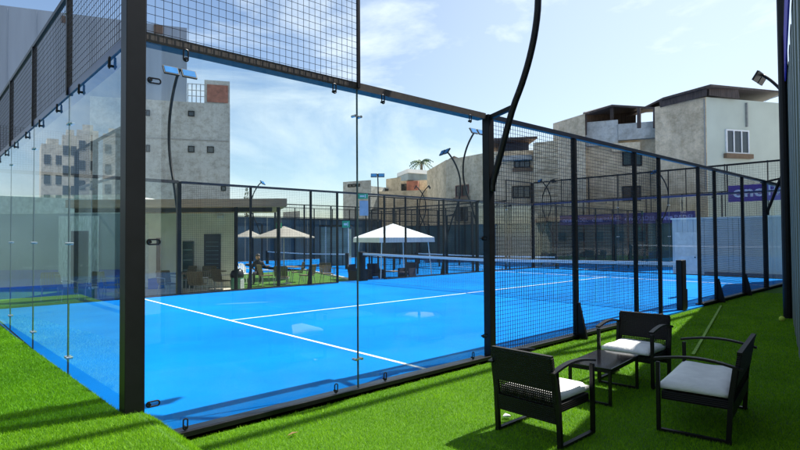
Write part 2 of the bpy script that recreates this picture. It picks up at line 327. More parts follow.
def side_wall(loc, rz, label):
    t = empty('court_side_fence', loc, rz, label, 'court fence', 'fences enclosing the near court')
    for x, w in ((0, .13), (4, .1), (16, .1), (20, .13)):
        y = 0
        top = HM+.02 if x in (0, 20) else H+.02
        MB().box(x-w/2, x+w/2, y-w/2, y+w/2, -.02, top).build('post', black, t, bevel=.004)
    for x in (6, 8, 9, 11, 12, 14): 
        p = MB().box(x-.03, x+.03, -.03, .03, -.02, H-.03).build('post', black, t, bevel=.003)
        bb = MB()
        for z in (.45, 1.0, 1.7, 2.4): MB().tube([(x, -.042, z), (x, -.028, z)], .007, 6).build('bolt', steelb, p)
    for x in (6, 12, 14):
        b = MB(); b.v = [(x+.005+sx, yy, zz) for sx in (-.02, .02) for yy, zz in ((-.035, 0), (-.17, 0), (-.17, .03), (-.06, .52), (-.035, .52))]
        b.f = [(0, 1, 2, 3, 4), (9, 8, 7, 6, 5)]+[(i, 5+i, 5+(i+1) % 5, (i+1) % 5) for i in range(5)]
        b.build('brace_foot', black, t, recalc=True)
    # top beam, thicker over the glass
    MB().box(.067, 3.948, -.012, .115, H-.035, H+.035).build('top_beam', beamm, t)
    MB().box(4.052, 15.948, -.033, .035, H-.028, H+.03).build('top_beam', blacktop, t)
    MB().box(16.052, 19.933, -.012, .115, H-.035, H+.035).build('top_beam', beamm, t)
    # base rail
    for a, b_ in ((.067, 3.948), (4.052, 8.968), (11.032, 15.948), (16.052, 19.933)):
        o = MB().box(a, b_, -.06, -.02, -.02, .068).build('base_rail', black, t, bevel=.004)
        MB().box(a, b_, -.019, .1, .031, .055).build('base_ledge', blacktop, o)
    # glass panes
    for g0 in (.08, 16.08):
        for k in range(2):
            a = g0+(0 if k == 0 else 1.925); b_ = a+1.915
            MB().box(a, b_, 0, .012, .062, H-.037).build('glass_pane', glass, t)
    for x in (2.0, 18.0):
        seal(x, t)
        for z in (.33, 2.64): spider(x, z, .004, t)
    for x0 in (.135,):
        for z in (.31, 1.46, 2.62): clamp(x0, z, -.02, t)
        clamp(3.88, .31, -.02, t); clamp(3.88, 1.46, -.02, t)
    for x in (.36, 1.72, 2.31, 3.65): clamp(x, H-.075, -.02, t, True); clamp(x, .115, -.03, t, True, .9)
    # wire mesh panels
    wires(.08, 1.985, H-.02, HM, -.02, .06, .003).build('mesh_panel', meshm, t)
    MB().box(1.985, 2.015, -.032, -.008, H-.02, HM+.01).build('mesh_frame', black, t)
    MB().box(.067, 2.02, -.015, .02, HM, HM+.04).build('mesh_frame', black, t)
    wires(18.015, 19.92, H-.02, HM, -.02).build('mesh_panel', meshm, t)
    MB().box(17.985, 18.015, -.032, -.008, H-.02, HM+.01).build('mesh_frame', black, t)
    for a, b_ in ((4.06, 5.96), (6.04, 7.96), (8.04, 8.96), (11.04, 11.96), (12.04, 13.96), (14.04, 15.94)):
        wires(a, b_, .07, H-.04, 0).build('mesh_panel', meshm, t)
    return t
side_wall((0, 0, 0), 0, 'near long side fence of the court, glass panes then black mesh beside the chairs')
side_wall((20, 10, 0), math.pi, 'far long side fence of the court, black mesh and posts before the patio and gazebo')
def end_wall(loc, rz, label, gmat=None):
    t = empty('court_end_fence', loc, rz, label, 'court fence', 'fences enclosing the near court')
    MB().box(.067, 9.933, -.012, .115, H-.035, H+.035).build('top_beam', mat('navy slate coat', (.03, .045, .13), .35, 0, .2, 5, spec=.5), t)
    MB().box(.067, 9.933, -.02, .02, HM, HM+.045).build('mesh_frame', black, t)
    MB().box(.067, 9.933, -.02, .06, -.02, .06).build('base_rail', black, t)
    for k in range(5):
        a = .07+k*1.974; MB().box(a+.004, a+1.966, 0, .012, .062, H-.037).build('glass_pane', gmat or glass, t)
        wires(a+.01, a+1.96, H+.04, HM, -.012, .06, .003).build('mesh_panel', meshm, t)
        if k:
            p = MB().box(a-.02, a+.02, -.03, .02, H-.03, HM).build('post', black, t)
            bb = MB()
            for z in (H+.2, HM-.2): MB().tube([(a, -.045, z), (a, -.028, z)], .008, 6).build('bolt', steelb, p)
            seal(a, t)
            for z in (.33, 1.44, 2.62): spider(a, z, .004, t)
        for dx in (.5, 1.5): clamp(a+dx, H-.075, -.02, t, True)
    return t
end_wall((0, 10, 0), -math.pi/2, 'glass end wall with mesh on top, left of the nearest corner post, reflecting buildings', glass_end)
end_wall((20, 0, 0), math.pi/2, 'farthest glass end wall of the court, behind its right end')
# net
def make_net(loc, rz, label, L=10.0, full=True):
    t = empty('court_net', loc, rz, label, 'net', 'nets of the padel courts')
    for x in (0, L):
        p = MB().box(x-.06, x+.06, -.11, .11, 0, 1.0).build('net_post', black, t, bevel=.015)
        if full: MB().box(x-.035, x+.035, -.22, -.115, 0, .42).build('brace_foot', black, p)
    def sag(u): return .96-.06*(1-abs(2*u-1))
    b = MB(); N = 20
    for i in range(N):
        u0, u1 = i/N, (i+1)/N; x0, x1 = .07+u0*(L-.14), .07+u1*(L-.14); za, zb = sag(u0), sag(u1)
        n = len(b.v)
        for (x, z) in ((x0, za), (x1, zb)):
            b.v += [(x, -.012, z-.07), (x, .012, z-.07), (x, .012, z), (x, -.012, z)]
        b.f += [(n+a, n+(a+1) % 4, n+4+(a+1) % 4, n+4+a) for a in range(4)]
    b.build('net_band', mat('white net tape', (.75, .76, .78), .7, 0, .05, 20), t, recalc=True)
    b = MB(); w = .0028 if full else .006; p = .045 if full else .12
    n = int((L-.14)/p)
    for i in range(n+1):
        x = .07+(L-.14)*i/n; b.box(x-w/2, x+w/2, -w/2, w/2, .03, sag((x-.07)/(L-.14))-.071)
    for j in range(int(.84/p)+1):
        z = .04+j*p
        b.box(.07, L-.07, -w*1.5, -w/2, z-w/2, z+w/2)
    b.build('net_mesh', mat('black net cord', (.01, .01, .015), .8), t)
    b = MB().tube([(.07, 0, .02), (L-.07, 0, .02)], .012, 6); b.build('bottom_cord', black, t)
    return t
make_net((10, 0, .0), math.pi/2, 'near court net with white tape, black post in the doorway gap')
make_net((22.7, 10.4, LOW), math.pi/2, 'net of the neighbouring court seen beyond the corner, behind the mesh', 10, False)
make_net((19.0, 22.8, LOW), math.pi/2, 'farthest net, on the blue court behind the beige umbrella and gazebo', 10, False)

# ================================================================== ARCHED FLOODLIGHTS
panelm = mat('floodlight glass', (.02, .15, .38), .65, .0, .15, 3, spec=.1)  # blue of the mirrored sky is put into the lens colour
def make_lamp():
    t = empty('arched_floodlight', (4, 0, 0), 0)
    ctl = [(-.03, 2.02), (-.04, 2.14), (-.13, 2.39), (-.32, 2.93), (-.46, 3.22), (-.57, 3.5), (-.65, 3.8), (-.69, 4.13), (-.67, 4.6), (-.56, 5.0), (-.38, 5.36), (-.16, 5.66), (0.02, 5.84)]
    pts = []
    for i in range(len(ctl)-1):
        p0 = ctl[max(i-1, 0)]; p1 = ctl[i]; p2 = ctl[i+1]; p3 = ctl[min(i+2, len(ctl)-1)]
        for s in (0, .33, .67):
            q = [.5*((2*p1[k])+(-p0[k]+p2[k])*s+(2*p0[k]-5*p1[k]+4*p2[k]-p3[k])*s*s+(-p0[k]+3*p1[k]-3*p2[k]+p3[k])*s**3) for k in (0, 1)]
            pts.append((0, q[0]-.03, q[1]))
    pts.append((0, ctl[-1][0]-.03, ctl[-1][1]))
    MB().tube(pts, .038, 12).build('pole', black, t, smooth=True)
    MB().bar((0, -.05, H-.01), (0, -.36, H+.05), .05).build('strut', black, t)
    MB().bar((-.42, -.02, 5.86), (.42, -.02, 5.86), .03, .03).build('crossbar', black, t)
    for s in (-1, 1):
        b = MB(); c = Vector((s*.23, .06, 5.77)); ang = R_(58)
        ey = Vector((0, math.cos(ang), -math.sin(ang))); ez = Vector((0, math.sin(ang), math.cos(ang)))
        def bx(b, hw, hh, z0, z1):
            n = len(b.v)
            for z in (z0, z1):
                for yy in (-hh, hh):
                    for xx in (-hw, hw): b.v.append(tuple(c+Vector((xx, 0, 0))+ey*yy+ez*z))
            b.f += [tuple(n+i for i in q) for q in ((0, 2, 3, 1), (4, 5, 7, 6), (0, 1, 5, 4), (2, 6, 7, 3), (0, 4, 6, 2), (1, 3, 7, 5))]
        bx(b, .19, .13, -.03, .02); h = b.build('lamp_head', black, t, recalc=True)
        b = MB(); bx(b, .165, .105, .0205, .028); b.build('lens', panelm, h, recalc=True)
    return t
LG = 'arched floodlights around the courts'
lamp = make_lamp(); tag(lamp, 'thick dark arched lamp pole rising past the top edge of the photo', 'floodlight', LG)
copy_tree(lamp, (16, 0, 0), 0, 'arched floodlight in front of the pale building at the right edge', LG)
copy_tree(lamp, (4, 10, 0), math.pi, 'tall arched floodlight with two blue panels before the grey concrete tower', LG)
copy_tree(lamp, (16, 10, 0), math.pi, 'arched floodlight just left of the thick middle post', LG)
lampg = empty('arched_floodlight', (0, 0, 0), 0)          # the same lamp on its own full-height post
for ch in list(lamp.children):
    c = ch.copy(); COL.objects.link(c); c.parent = lampg
    for g in ch.children: d = g.copy(); COL.objects.link(d); d.parent = c
MB().box(-.05, .05, -.05, .05, 0, H).build('post', black, lampg)
def lamp_at(first, u, d, rz, label):
    loc = K(u, d, LOW)
    if first: lampg.location = loc; lampg.rotation_euler = (0, 0, rz); tag(lampg, label, 'floodlight', LG)
    else: copy_tree(lampg, loc, rz, label, LG)
E_ = RZ   # lateral right direction angle
lamp_at(True, 446.5, 24, E_+math.pi*.62, 'arched floodlight with a pale panel, before the small rooftop hut')
lamp_at(False, 429, 41, E_-math.pi/2, 'arched floodlight of the crossing pair before the beige building, with its foot on the right')
lamp_at(False, 416.5, 41, E_+math.pi/2, 'arched floodlight of the crossing pair before the beige building, with its foot on the left')
lamp_at(False, 553, 37, E_-math.pi/2, 'arched floodlight of the pair behind the mesh by the rough wall, with right foot')
lamp_at(False, 541, 37, E_+math.pi/2, 'arched floodlight of the pair behind the mesh by the rough wall, with left foot')
lamp_at(False, 378, 33, E_+math.pi, 'floodlight with flat blue head above the white gazebo')
lamp_at(False, 262, 37, E_-math.pi/2, 'small arched floodlight above the brown canopy roof')
lamp_at(False, 657, 32, E_+math.pi/2, 'arched floodlight behind the mesh left of the doorway gap')

# ================================================================== RATTAN FURNITURE
def wicker_mat():
    m = bpy.data.materials.new('black rattan weave'); nt, b = nodes(m); b.inputs['Roughness'].default_value = .5; b.inputs['Specular IOR Level'].default_value = .25
    tc = nt.nodes.new('ShaderNodeTexCoord'); ck = nt.nodes.new('ShaderNodeTexWave'); ck.inputs['Scale'].default_value = 22; ck.bands_direction = 'Z'
    c2 = nt.nodes.new('ShaderNodeTexWave'); c2.inputs['Scale'].default_value = 22; c2.bands_direction = 'Y'
    mu = nt.nodes.new('ShaderNodeMath'); mu.operation = 'MULTIPLY'; r = nt.nodes.new('ShaderNodeValToRGB')
    r.color_ramp.elements[0].color = (.003, .0025, .003, 1); r.color_ramp.elements[1].color = (.014, .012, .013, 1)
    bp = nt.nodes.new('ShaderNodeBump'); bp.inputs['Strength'].default_value = .8; bp.inputs['Distance'].default_value = .004; k = nt.links.new
    k(tc.outputs['Object'], ck.inputs[0]); k(tc.outputs['Object'], c2.inputs[0]); k(ck.outputs[1], mu.inputs[0]); k(c2.outputs[1], mu.inputs[1]); k(mu.outputs[0], r.inputs[0])
    k(r.outputs[0], b.inputs['Base Color']); k(mu.outputs[0], bp.inputs['Height']); k(bp.outputs[0], b.inputs['Normal']); return m
wick = wicker_mat()
cush = mat('cream seat cushion', (.8, .79, .75), .85, 0, .06, 12, bump=.3)
def make_seat(name, Wd, Dp=.49):
    """faces local +x, back legs at x=0, front legs at x=Dp; width along y"""
    t = empty(name, (0, 0, 0)); hw = Wd/2; AR = .53
    for s in (-1, 1):
        y = s*hw
        # side hoop: front leg, floor skid and rear leg in one flat bar, arched arm
        MB().box(Dp-.028, Dp, y-.016, y+.016, .0, AR-.01).build('leg', black, t, bevel=.004)
        b = MB(); b.bar((.02, y, .0), (-.0, y, .33), .032, .03); b.bar((-.0, y, .33), (-.03, y, .54), .032, .03); b.build('leg', black, t)
        MB().box(.0, Dp-.03, y-.016, y+.016, .0, .022).build('skid', black, t)
        b = MB(); pts = []
        for i in range(11):
            u = i/10; pts.append((Dp+.01-u*(Dp+.085), y, AR+.012+.045*math.sin(math.pi*u*.85)-.03*u*u))
        for i in range(10): b.bar(pts[i], pts[i+1], .042, .016)
        b.build('armrest', black, t)
    # woven backrest, open weave in its lower half: real strips
    def bk(z): return .01-(.075*(max(z-.2, 0)/.49)**1.15)
    b = MB(); z0, z1 = .17, .635; n = 12
    for i in range(n):
        za, zb = z0+(z1-z0)*i/n, z0+(z1-z0)*(i+1)/n
        if .30 < (za+zb)/2 < .41: continue
        n0 = len(b.v)
        for z in (za, zb):
            x = bk(z); b.v += [(x-.014, -hw+.02, z), (x+.014, -hw+.02, z), (x+.014, hw-.02, z), (x-.014, hw-.02, z)]
        b.f += [(n0+3, n0+2, n0+1, n0)] + [(n0+k, n0+(k+1) % 4, n0+4+(k+1) % 4, n0+4+k) for k in range(4)]+[(n0+4, n0+5, n0+6, n0+7)]
    za, zb = .30, .415; nn = int((Wd-.04)/.017)
    for i in range(nn+1):
        y = -hw+.02+(Wd-.04)*i/nn; b.bar((bk(za), y, za), (bk(zb), y, zb), .008, .006)
    for i in range(8):
        z = za+(zb-za)*i/7; b.bar((bk(z)+.003, -hw+.02, z), (bk(z)+.003, hw-.02, z), .006, .009)
    b.build('backrest', wick, t, recalc=True)
    b = MB()
    for s in (-1, 1):
        for i in range(5):
            za = .17+.465*i/5; zb = .17+.465*(i+1)/5; b.bar((bk(za), s*(hw-.018), za), (bk(zb), s*(hw-.018), zb), .022, .03)
    b.bar((bk(.635), -hw+.01, .64), (bk(.635), hw-.01, .64), .032, .024); b.build('back_frame', wick, t)
    MB().box(.0, Dp-.03, -hw+.018, hw-.018, .235, .30).build('seat_apron', wick, t, bevel=.006)
    c = MB(); N = 14; Mx = 12; x0, x1, y0, y1 = .015, Dp-.005, -hw+.03, hw-.03
    for top in (0, 1):
        for j in range(N+1):
            for i in range(Mx+1):
                u, v = i/Mx, j/N; e = min(u, 1-u, v, 1-v)*6; e = min(1, e)**.5
                zz = .303+.012*(1-e) if not top else .345+.035*e+.004*math.sin(9*u+3*v)
                c.v.append((x0+(x1-x0)*u, y0+(y1-y0)*v, zz))
    st = (N+1)*(Mx+1)
    for j in range(N):
        for i in range(Mx):
            a = j*(Mx+1)+i; c.f.append((a, a+Mx+1, a+Mx+2, a+1)); c.f.append((st+a, st+a+1, st+a+Mx+2, st+a+Mx+1))
    ring = [i for i in range(Mx+1)]+[j*(Mx+1)+Mx for j in range(1, N+1)]+[N*(Mx+1)+i for i in range(Mx-1, -1, -1)]+[j*(Mx+1) for j in range(N-1, 0, -1)]
    for a, b_ in zip(ring, ring[1:]+ring[:1]): c.f.append((a, b_, st+b_, st+a))
    c.build('cushion', cush, t, smooth=True)
    return t
ch1 = make_seat('rattan_armchair', .53)
ch1.location = (2.17, -1.755, .004); ch1.rotation_euler = (0, 0, R_(0))
tag(ch1, 'black rattan armchair seen from behind, in front of the glass and mesh post', 'armchair', 'black rattan garden seats')
copy_tree(ch1, (4.60, -1.56, .004), R_(180+3), 'black rattan armchair facing the camera behind the coffee table, in the sun', 'black rattan garden seats')
lv = make_seat('rattan_loveseat', .96)
lv.location = (3.61, -2.73, .004); lv.rotation_euler = (0, 0, R_(90+9))
tag(lv, 'black rattan two-seat bench with wide pale cushion, in the shade at right', 'bench', 'black rattan garden seats')
t = empty('coffee_table', (3.67, -1.6, .004), R_(6), 'low black coffee table with glossy top between the rattan seats', 'table')
MB().box(-.37, .37, -.2, .2, .318, .33).build('tabletop', mat('black table glass', (.006, .006, .008), .12, 0, .2, 4, spec=.6), t, bevel=.003)
MB().box(-.36, .36, -.19, .19, .285, .317).build('apron', wick, t)
for sx in (-1, 1):
    for sy in (-1, 1): MB().box(sx*.35-.012, sx*.35+.012, sy*.18-.012, sy*.18+.012, 0, .284).build('leg', black, t)
    MB().box(sx*.35-.011, sx*.35+.011, -.167, .167, .0, .022).build('skid', black, t)
b = MB().bar((11.3, -.30, .017), (5.98, -1.58, .017), .035, .012); struct(b.build('pale_turf_strip', mat('pale turf strip', (.2, .36, .04), .8, 0, .25, 12)))  # narrow pale yellow-green strip running across the turf
# ball, scrap of paper, leaf
bpy_ball = MB()
def sphere(b, c, r, n=12, sz=1.0):
    n0 = len(b.v)
    for i in range(n+1):
        th = math.pi*i/n
        for j in range(2*n):
            ph = math.pi*j/n; b.v.append((c[0]+r*math.sin(th)*math.cos(ph), c[1]+r*math.sin(th)*math.sin(ph), c[2]+r*sz*math.cos(th)))
    for i in range(n):
        for j in range(2*n):
            a = n0+i*2*n+j; a2 = n0+i*2*n+(j+1) % (2*n); b.f.append((a, a+2*n, a2+2*n, a2))
    return b
p = G(782, 322); o = sphere(MB(), (0, 0, 0), .045).build('padel_ball', mat('yellow felt', (.55, .7, .08), .9, 0, .1, 60), smooth=True); o.location = (p[0], p[1], .055)
tag(o, 'yellow-green ball on the turf at the foot of the right boundary wall', 'ball')
b = MB(); rp_ = [(.03, 0), (.012, .028), (-.03, .02), (-.022, -.02), (.01, -.03)]; b.prism(rp_, [0, .004, .0, .01, .003], [.012, .02, .01, .022, .014])
o = b.build('paper_scrap', white); p = G(507, 419); o.location = (p[0], p[1], .018); tag(o, 'small crumpled white paper scrap on the turf beside the left armchair', 'litter')
b = MB(); b.v = [(-.05, 0, 0), (0, .014, .012), (.05, 0, .004), (0, -.014, .012), (0, .0, .004)]; b.f = [(0, 4, 1), (1, 4, 2), (2, 4, 3), (3, 4, 0)]
o = b.build('dry_leaf', mat('dry brown leaf', (.2, .11, .04), .8)); p = G(293, 437); o.location = (p[0], p[1], .022); tag(o, 'dry brown leaf lying on the turf in front of the glass', 'leaf')

# ================================================================== RIGHT BOUNDARY WALL (tall, shades the chairs)
A = Vector((*WALLA, 0)); B = Vector((*WALLB, 0)); Ln = (B-A).length; ang = math.atan2(B.y-A.y, B.x-A.x)
t = empty('boundary_screen', A, ang, 'tall grey-green slatted boundary screen at the right edge with purple banner on top', 'screen wall')
sm = mat('grey green sheet', (.19, .22, .2), .6, 0, .15, 1.5, stretch=(4, 4, .3))
b = MB(); x = 0
i = 0
while x < Ln-.3:
    dpt = .02 if i % 2 else -.05
    b.box(x, min(x+.42, Ln), -.06+dpt, .0+dpt, 0, 4.28); x += .47; i += 1
b.build('sheeting', sm, t)
MB().box(0, Ln, -.2, -.12, 0, 5.0).build('backing', mat('dark backing', (.02, .025, .03), .7), t)
for k in range(10):
    x = k*Ln/9; MB().box(x-.04, x+.04, -.29, -.205, 0, 5.08).build('post', black, t)
o = MB().box(0, Ln, .04, .06, 4.2, 5.04).build('banner', mat('purple banner cloth', (.09, .03, .36), .7, 0, .2, 1), t)
MB().tube([(0, -.18, 5.06), (Ln, -.18, 5.06)], .025, 8).build('top_rail', black, t)
# out-of-view pipe on tall masts, added to throw the thin shadow beside the fence
t = empty('added_shadow_pipe', (0, -1.65, 0), 0, 'tall slim mast by the right boundary wall carrying an added out-of-view pipe that shadows the turf', 'mast')
MB().tube([(-9, 0, 9), (24, 0, 9)], .062, 10).build('pipe', steel, t)
for x in (-9, 10.35): MB().tube([(x, .0, 0), (x, .0, 8.93)], .075, 12).build('mast', black, t)

# ================================================================== NEIGHBOURING COURT ON THE LEFT (seen as reflection)
t = empty('neighbouring_fence', (-2.3, -1, 0), math.pi/2, 'neighbouring court fence left of the turf strip, seen mirrored in the end glass', 'court fence')
for k in range(8): MB().box(k*2-.05, k*2+.05, -.05, .05, 0, 3.9).build('post', black, t)
MB().box(-.05, 14.05, -.03, .03, 3.9, 3.95).build('top_beam', black, t); MB().box(-.05, 14.05, .05, .1, 2.88, 2.94).build('middle_beam', steel, t)
wires(.05, 14, 2.98, 3.88, 0, .06).build('mesh_panel', meshm, t)
for k in range(7): MB().box(k*2+.06, k*2+1.94, 0, .012, .1, 2.9).build('glass_pane', glass, t)
# ================================================================== LOWER LEVEL BEYOND THE COURT
struct(MB().quad((-12, 10.32, LOW), (12.2, 10.32, LOW), (16.6, 24, LOW), (-12, 24, LOW)).build('lower_turf', lowturf))
cm2 = court_mat('far blue court turf', False)
struct(MB().quad((12.32, 10.32, LOW-.004), (34, 10.32, LOW-.004), (34, 38, LOW-.004), (18, 38, LOW-.004)).quad((18, 38, LOW-.004), (16.72, 24, LOW-.004), (4, 24.1, LOW-.004), (4, 38, LOW-.004)).quad((20.5, 10.32, LOW-.004), (20.5, -6, LOW-.004), (34, -6, LOW-.004), (34, 10.32, LOW-.004)).build('blue_apron', cm2))
b = MB(); b.bar((12.25, 10.4, LOW+.03), (16.65, 24, LOW+.03), .1, .1); struct(b.build('kerb', mat('white kerb', (.6, .6, .58), .7)))
b = MB()
for y in (12, 18.9): b.box(20, 31.5, y-.03, y+.03, LOW, LOW+.004)
b.box(20, 31, 15.4, 15.45, LOW, LOW+.004); b.box(25.5, 25.56, 10.5, 20.3, LOW+.0045, LOW+.006)
struct(b.build('far_court_lines', MATS['white line turf']))
# kiosk with flat canopy roof
kl = K(235, 21.5, LOW); lat = lambda u, d: (u-400)/FPX*d
x235 = lat(235, 21.5)
t = empty('clubhouse_kiosk', kl, RZ, 'low cream clubhouse with brown flat canopy roof behind the far fence', 'building')
cream = mat('cream plaster', (.86, .81, .68), .8, 0, .1, 1.2)
wl = MB().box(-2.8, 0, 0, .22, 0, 2.98); wl.box(-4.2, -2.801, .0, 4.5, 2.6, 2.98); wl.box(-3.45, -2.801, 0, 4.5, 0, 2.6); wl.build('wall', cream, t)
o = MB().box(-3.12, -2.98, -.06, -.004, 0, 2.0).build('door_frame', mat('dark bronze', (.03, .028, .025), .5), t)
MB().box(-4.2, -3.46, .3, .4, 0, 2.6).build('back_wall', mat('white interior panel', (.7, .7, .66), .6), t)
roofm = mat('brown timber fascia', (.44, .28, .17), .7, 0, .2, 3, stretch=(.3, 3, 3))
MB().prism([(-4.3, -4), (2.92, -4), (1.45, .5), (-4.3, .5)], 3.0, 3.26).build('roof', roofm, t)
MB().box(-4.3, 2.3, -3.5, -3.42, 2.86, 2.998).build('ceiling_beam', mat('dark timber', (.04, .03, .025), .7), t)
for x, y in ((1.2, -3.8), (2.55, -3.6)): MB().box(x-.05, x+.05, y-.05, y+.05, 0, 2.99).build('column', black, t)
def X(u): return lat(u, 21.45)-x235
def Zk(v): return CAM[2]+(238-v)/FPX*21.45-LOW
dark = mat('dark teal glazing', (.015, .04, .045), .15, 0, .3, 2, spec=.8)
o = MB().box(X(183), X(193.5), -.1, -.004, .0, Zk(241)).build('drinks_fridge', dark, t)
b = MB()
for k in range(4): b.box(X(184), X(192.5), -.108, -.101, .3+k*.4, .34+k*.4)
b.build('shelf', mat('shelf grey', (.2, .3, .3), .5), o)
o = MB().box(X(204), X(220.5), -.05, -.004, Zk(271), Zk(234)).build('notice_board', mat('dark menu board', (.03, .04, .07), .4), t)
b = MB()
for k in range(7): b.box(X(206), X(218.5), -.057, -.051, Zk(268)+k*.17, Zk(268)+k*.17+.03)
b.build('board_lines', mat('faded board print', (.12, .2, .25), .6), o)
MB().box(X(218), X(223), -.16, -.004, Zk(218.5), Zk(215.5)).build('security_light', white, t)
MB().box(X(154), X(165), -.55, -.1, 0, .42).build('blue_crate', mat('blue plastic', (.0, .08, .5), .5), t)
# left wing wall behind the reflections
t = empty('clubhouse_wing', K(147, 21.6, LOW), RZ, 'long grey-blue clubhouse wall with blue wainscot seen through the end glass', 'building')
gw = mat('grey blue render', (.28, .35, .37), .7, 0, .1, .8)
MB().box(-11, -.86, 0, 3, .75, 3.0).build('wall', gw, t)
MB().box(-11, -.86, -.03, 3, 0, .745).build('wainscot', mat('blue wainscot', (.01, .08, .5), .6), t)
MB().box(-11, -.86, -.02, 3, 3.0, 3.75).build('parapet', mat('white stone cladding', (.8, .79, .74), .8, 0, .3, 5, bump=.9), t)
o = MB().box(-3.5, -1.9, -.08, -.035, 0, 2.9).build('door_surround', mat('white curtain', (.85, .86, .84), .7, 0, .3, 8, stretch=(6, 1, .5)), t)
MB().box(-3.0, -2.3, -.1, -.081, .0, 2.3).build('door', mat('dusky door', (.05, .06, .09), .3), o)
struct(MB().prism([tuple(K(95, 21.3)[:2]), tuple(K(232, 21.3)[:2]), tuple(K(258, 15.9)[:2]), tuple(K(95, 14.6)[:2])], LOW, LOW+.012).build('patio', mat('warm grey patio tile', (.5, .44, .36), .7, 0, .2, 3)))
# patio chairs
def make_patio_chair():
    t = empty('patio_chair', (0, 0, 0)); wk = mat('olive brown wicker', (.14, .105, .055), .7, 0, .4, 50)
    MB().box(-.22, .22, -.22, .22, .42, .46).build('seat', wk, t, bevel=.01)
    b = MB()
    for i in range(7):
        a = -.22+i*.44/6; b.bar((a, .21, .47), (a*1.04, .30, .86), .066, .02)
    b.bar((-.24, .3, .87), (.24, .3, .87), .035); b.build('backrest', wk, t)
    for sx in (-1, 1):
        for sy in (-1, 1): MB().tube([(sx*.2, sy*.2, .42), (sx*.25, sy*.25, 0)], .014, 6).build('leg', steel, t)
        MB().tube([(sx*.25, -.2, .42), (sx*.26, -.2, .65), (sx*.26, .27, .67)], .015, 6).build('armrest', steel, t)
    return t
pc = make_patio_chair(); PG = 'wicker patio chairs'
def pat(first, u, v, rz, label):
    p = G(u, v, LOW); loc = (p[0], p[1], LOW)
    if first: pc.location = loc; pc.rotation_euler = (0, 0, rz); tag(pc, label, 'patio chair', PG)
    else: copy_tree(pc, loc, rz, label, PG)
pat(True, 168, 297, RZ+1.0, 'wicker patio chair by the white door, leftmost on the patio')
pat(False, 198, 297.5, RZ+math.pi, 'olive wicker chair with its back to the court below the fridge')
pat(False, 209, 289, RZ+.3, 'wicker chair under the notice board, on its left')
pat(False, 222, 293, RZ+2.6, 'wicker chair under the notice board, nearer the bin')
pat(False, 186, 289, RZ-.4, 'wicker chair against the fridge behind the round table')
pat(False, 266, 286, RZ+2.2, 'wicker chair left of the table under the big umbrella')
pat(False, 282, 288, RZ+math.pi, 'wicker chair with its back to the court under the big umbrella')
pat(False, 297, 282, RZ-1.2, 'wicker chair right of the pole of the big umbrella')
pat(False, 307, 286, RZ-2, 'wicker chair beside the fence post right of the big umbrella')
for (u, v, rz, lb) in ((50, 300, .6, 'wicker chair on the turf behind the end glass, leftmost'), (68, 302, 2.4, 'wicker chair behind the end glass before the white door surround'), (88, 299, -.5, 'wicker chair behind the end glass below the dusky door'), (112, 298, 1.9, 'wicker chair behind the end glass nearest the corner post')): pat(False, u, v, RZ+rz, lb)
pat(False, 327, 284, RZ+.4, 'lone wicker chair by the white kerb')
def round_table(u, v, label, r=.42):
    p = G(u, v, LOW); t = empty('round_table', (p[0], p[1], LOW), 0, label, 'table', 'round patio tables')
    MB().tube([(0, 0, .72), (0, 0, .75)], r, 20).build('tabletop', mat('table brown', (.2, .14, .09), .5), t)
    MB().tube([(0, 0, .03), (0, 0, .72)], .03, 8).build('pedestal', steel, t); MB().tube([(0, 0, 0), (0, 0, .03)], .22, 14).build('base', steel, t)
round_table(182, 294, 'round table by the drinks fridge'); round_table(215, 291, 'round table below the notice board'); round_table(287, 284, 'round table under the big beige umbrella', .5)
def umbrella(u, d, zc, w, label):
    p = K(u, d, LOW); t = empty('patio_umbrella', p, 0, label, 'umbrella', 'beige patio umbrellas')
    MB().tube([(0, 0, .08), (0, 0, zc+.5)], .024, 8).build('pole', steel, t); MB().tube([(0, 0, 0), (0, 0, .08)], .25, 16).build('base', gm, t)
    cl = mat('beige canvas', (.30, .27, .23), .85, 0, .08, 2)
    b = MB(); n = 8; b.v = [(0, 0, zc+.52)]
    for k in range(n):
        a = 2*math.pi*k/n+.2; b.v.append((w*math.cos(a), w*math.sin(a), zc)); 
    for k in range(n):
        a = 2*math.pi*k/n+.2; b.v.append((w*math.cos(a)*1.0, w*math.sin(a), zc-.06))
    b.v.append((0, 0, zc+.5))
    for k in range(n): j = (k+1) % n; b.f.append((0, 1+k, 1+j)); b.f.append((1+k, 1+n+k, 1+n+j, 1+j)); b.f.append((1+2*n, 1+n+j, 1+n+k))
    cn = b.build('canopy', cl, t)
    b = MB()
    for k in range(n): a = 2*math.pi*k/n+.2; b.bar((0, 0, zc+.46), (w*.97*math.cos(a), w*.97*math.sin(a), zc-.03), .02)
    b.build('ribs', steel, cn)
umbrella(284, 26, 2.02, 1.45, 'larger beige umbrella in the middle of the far patio')
umbrella(249, 40, 2.05, 1.15, 'smaller beige umbrella farther off, beside the clubhouse column')
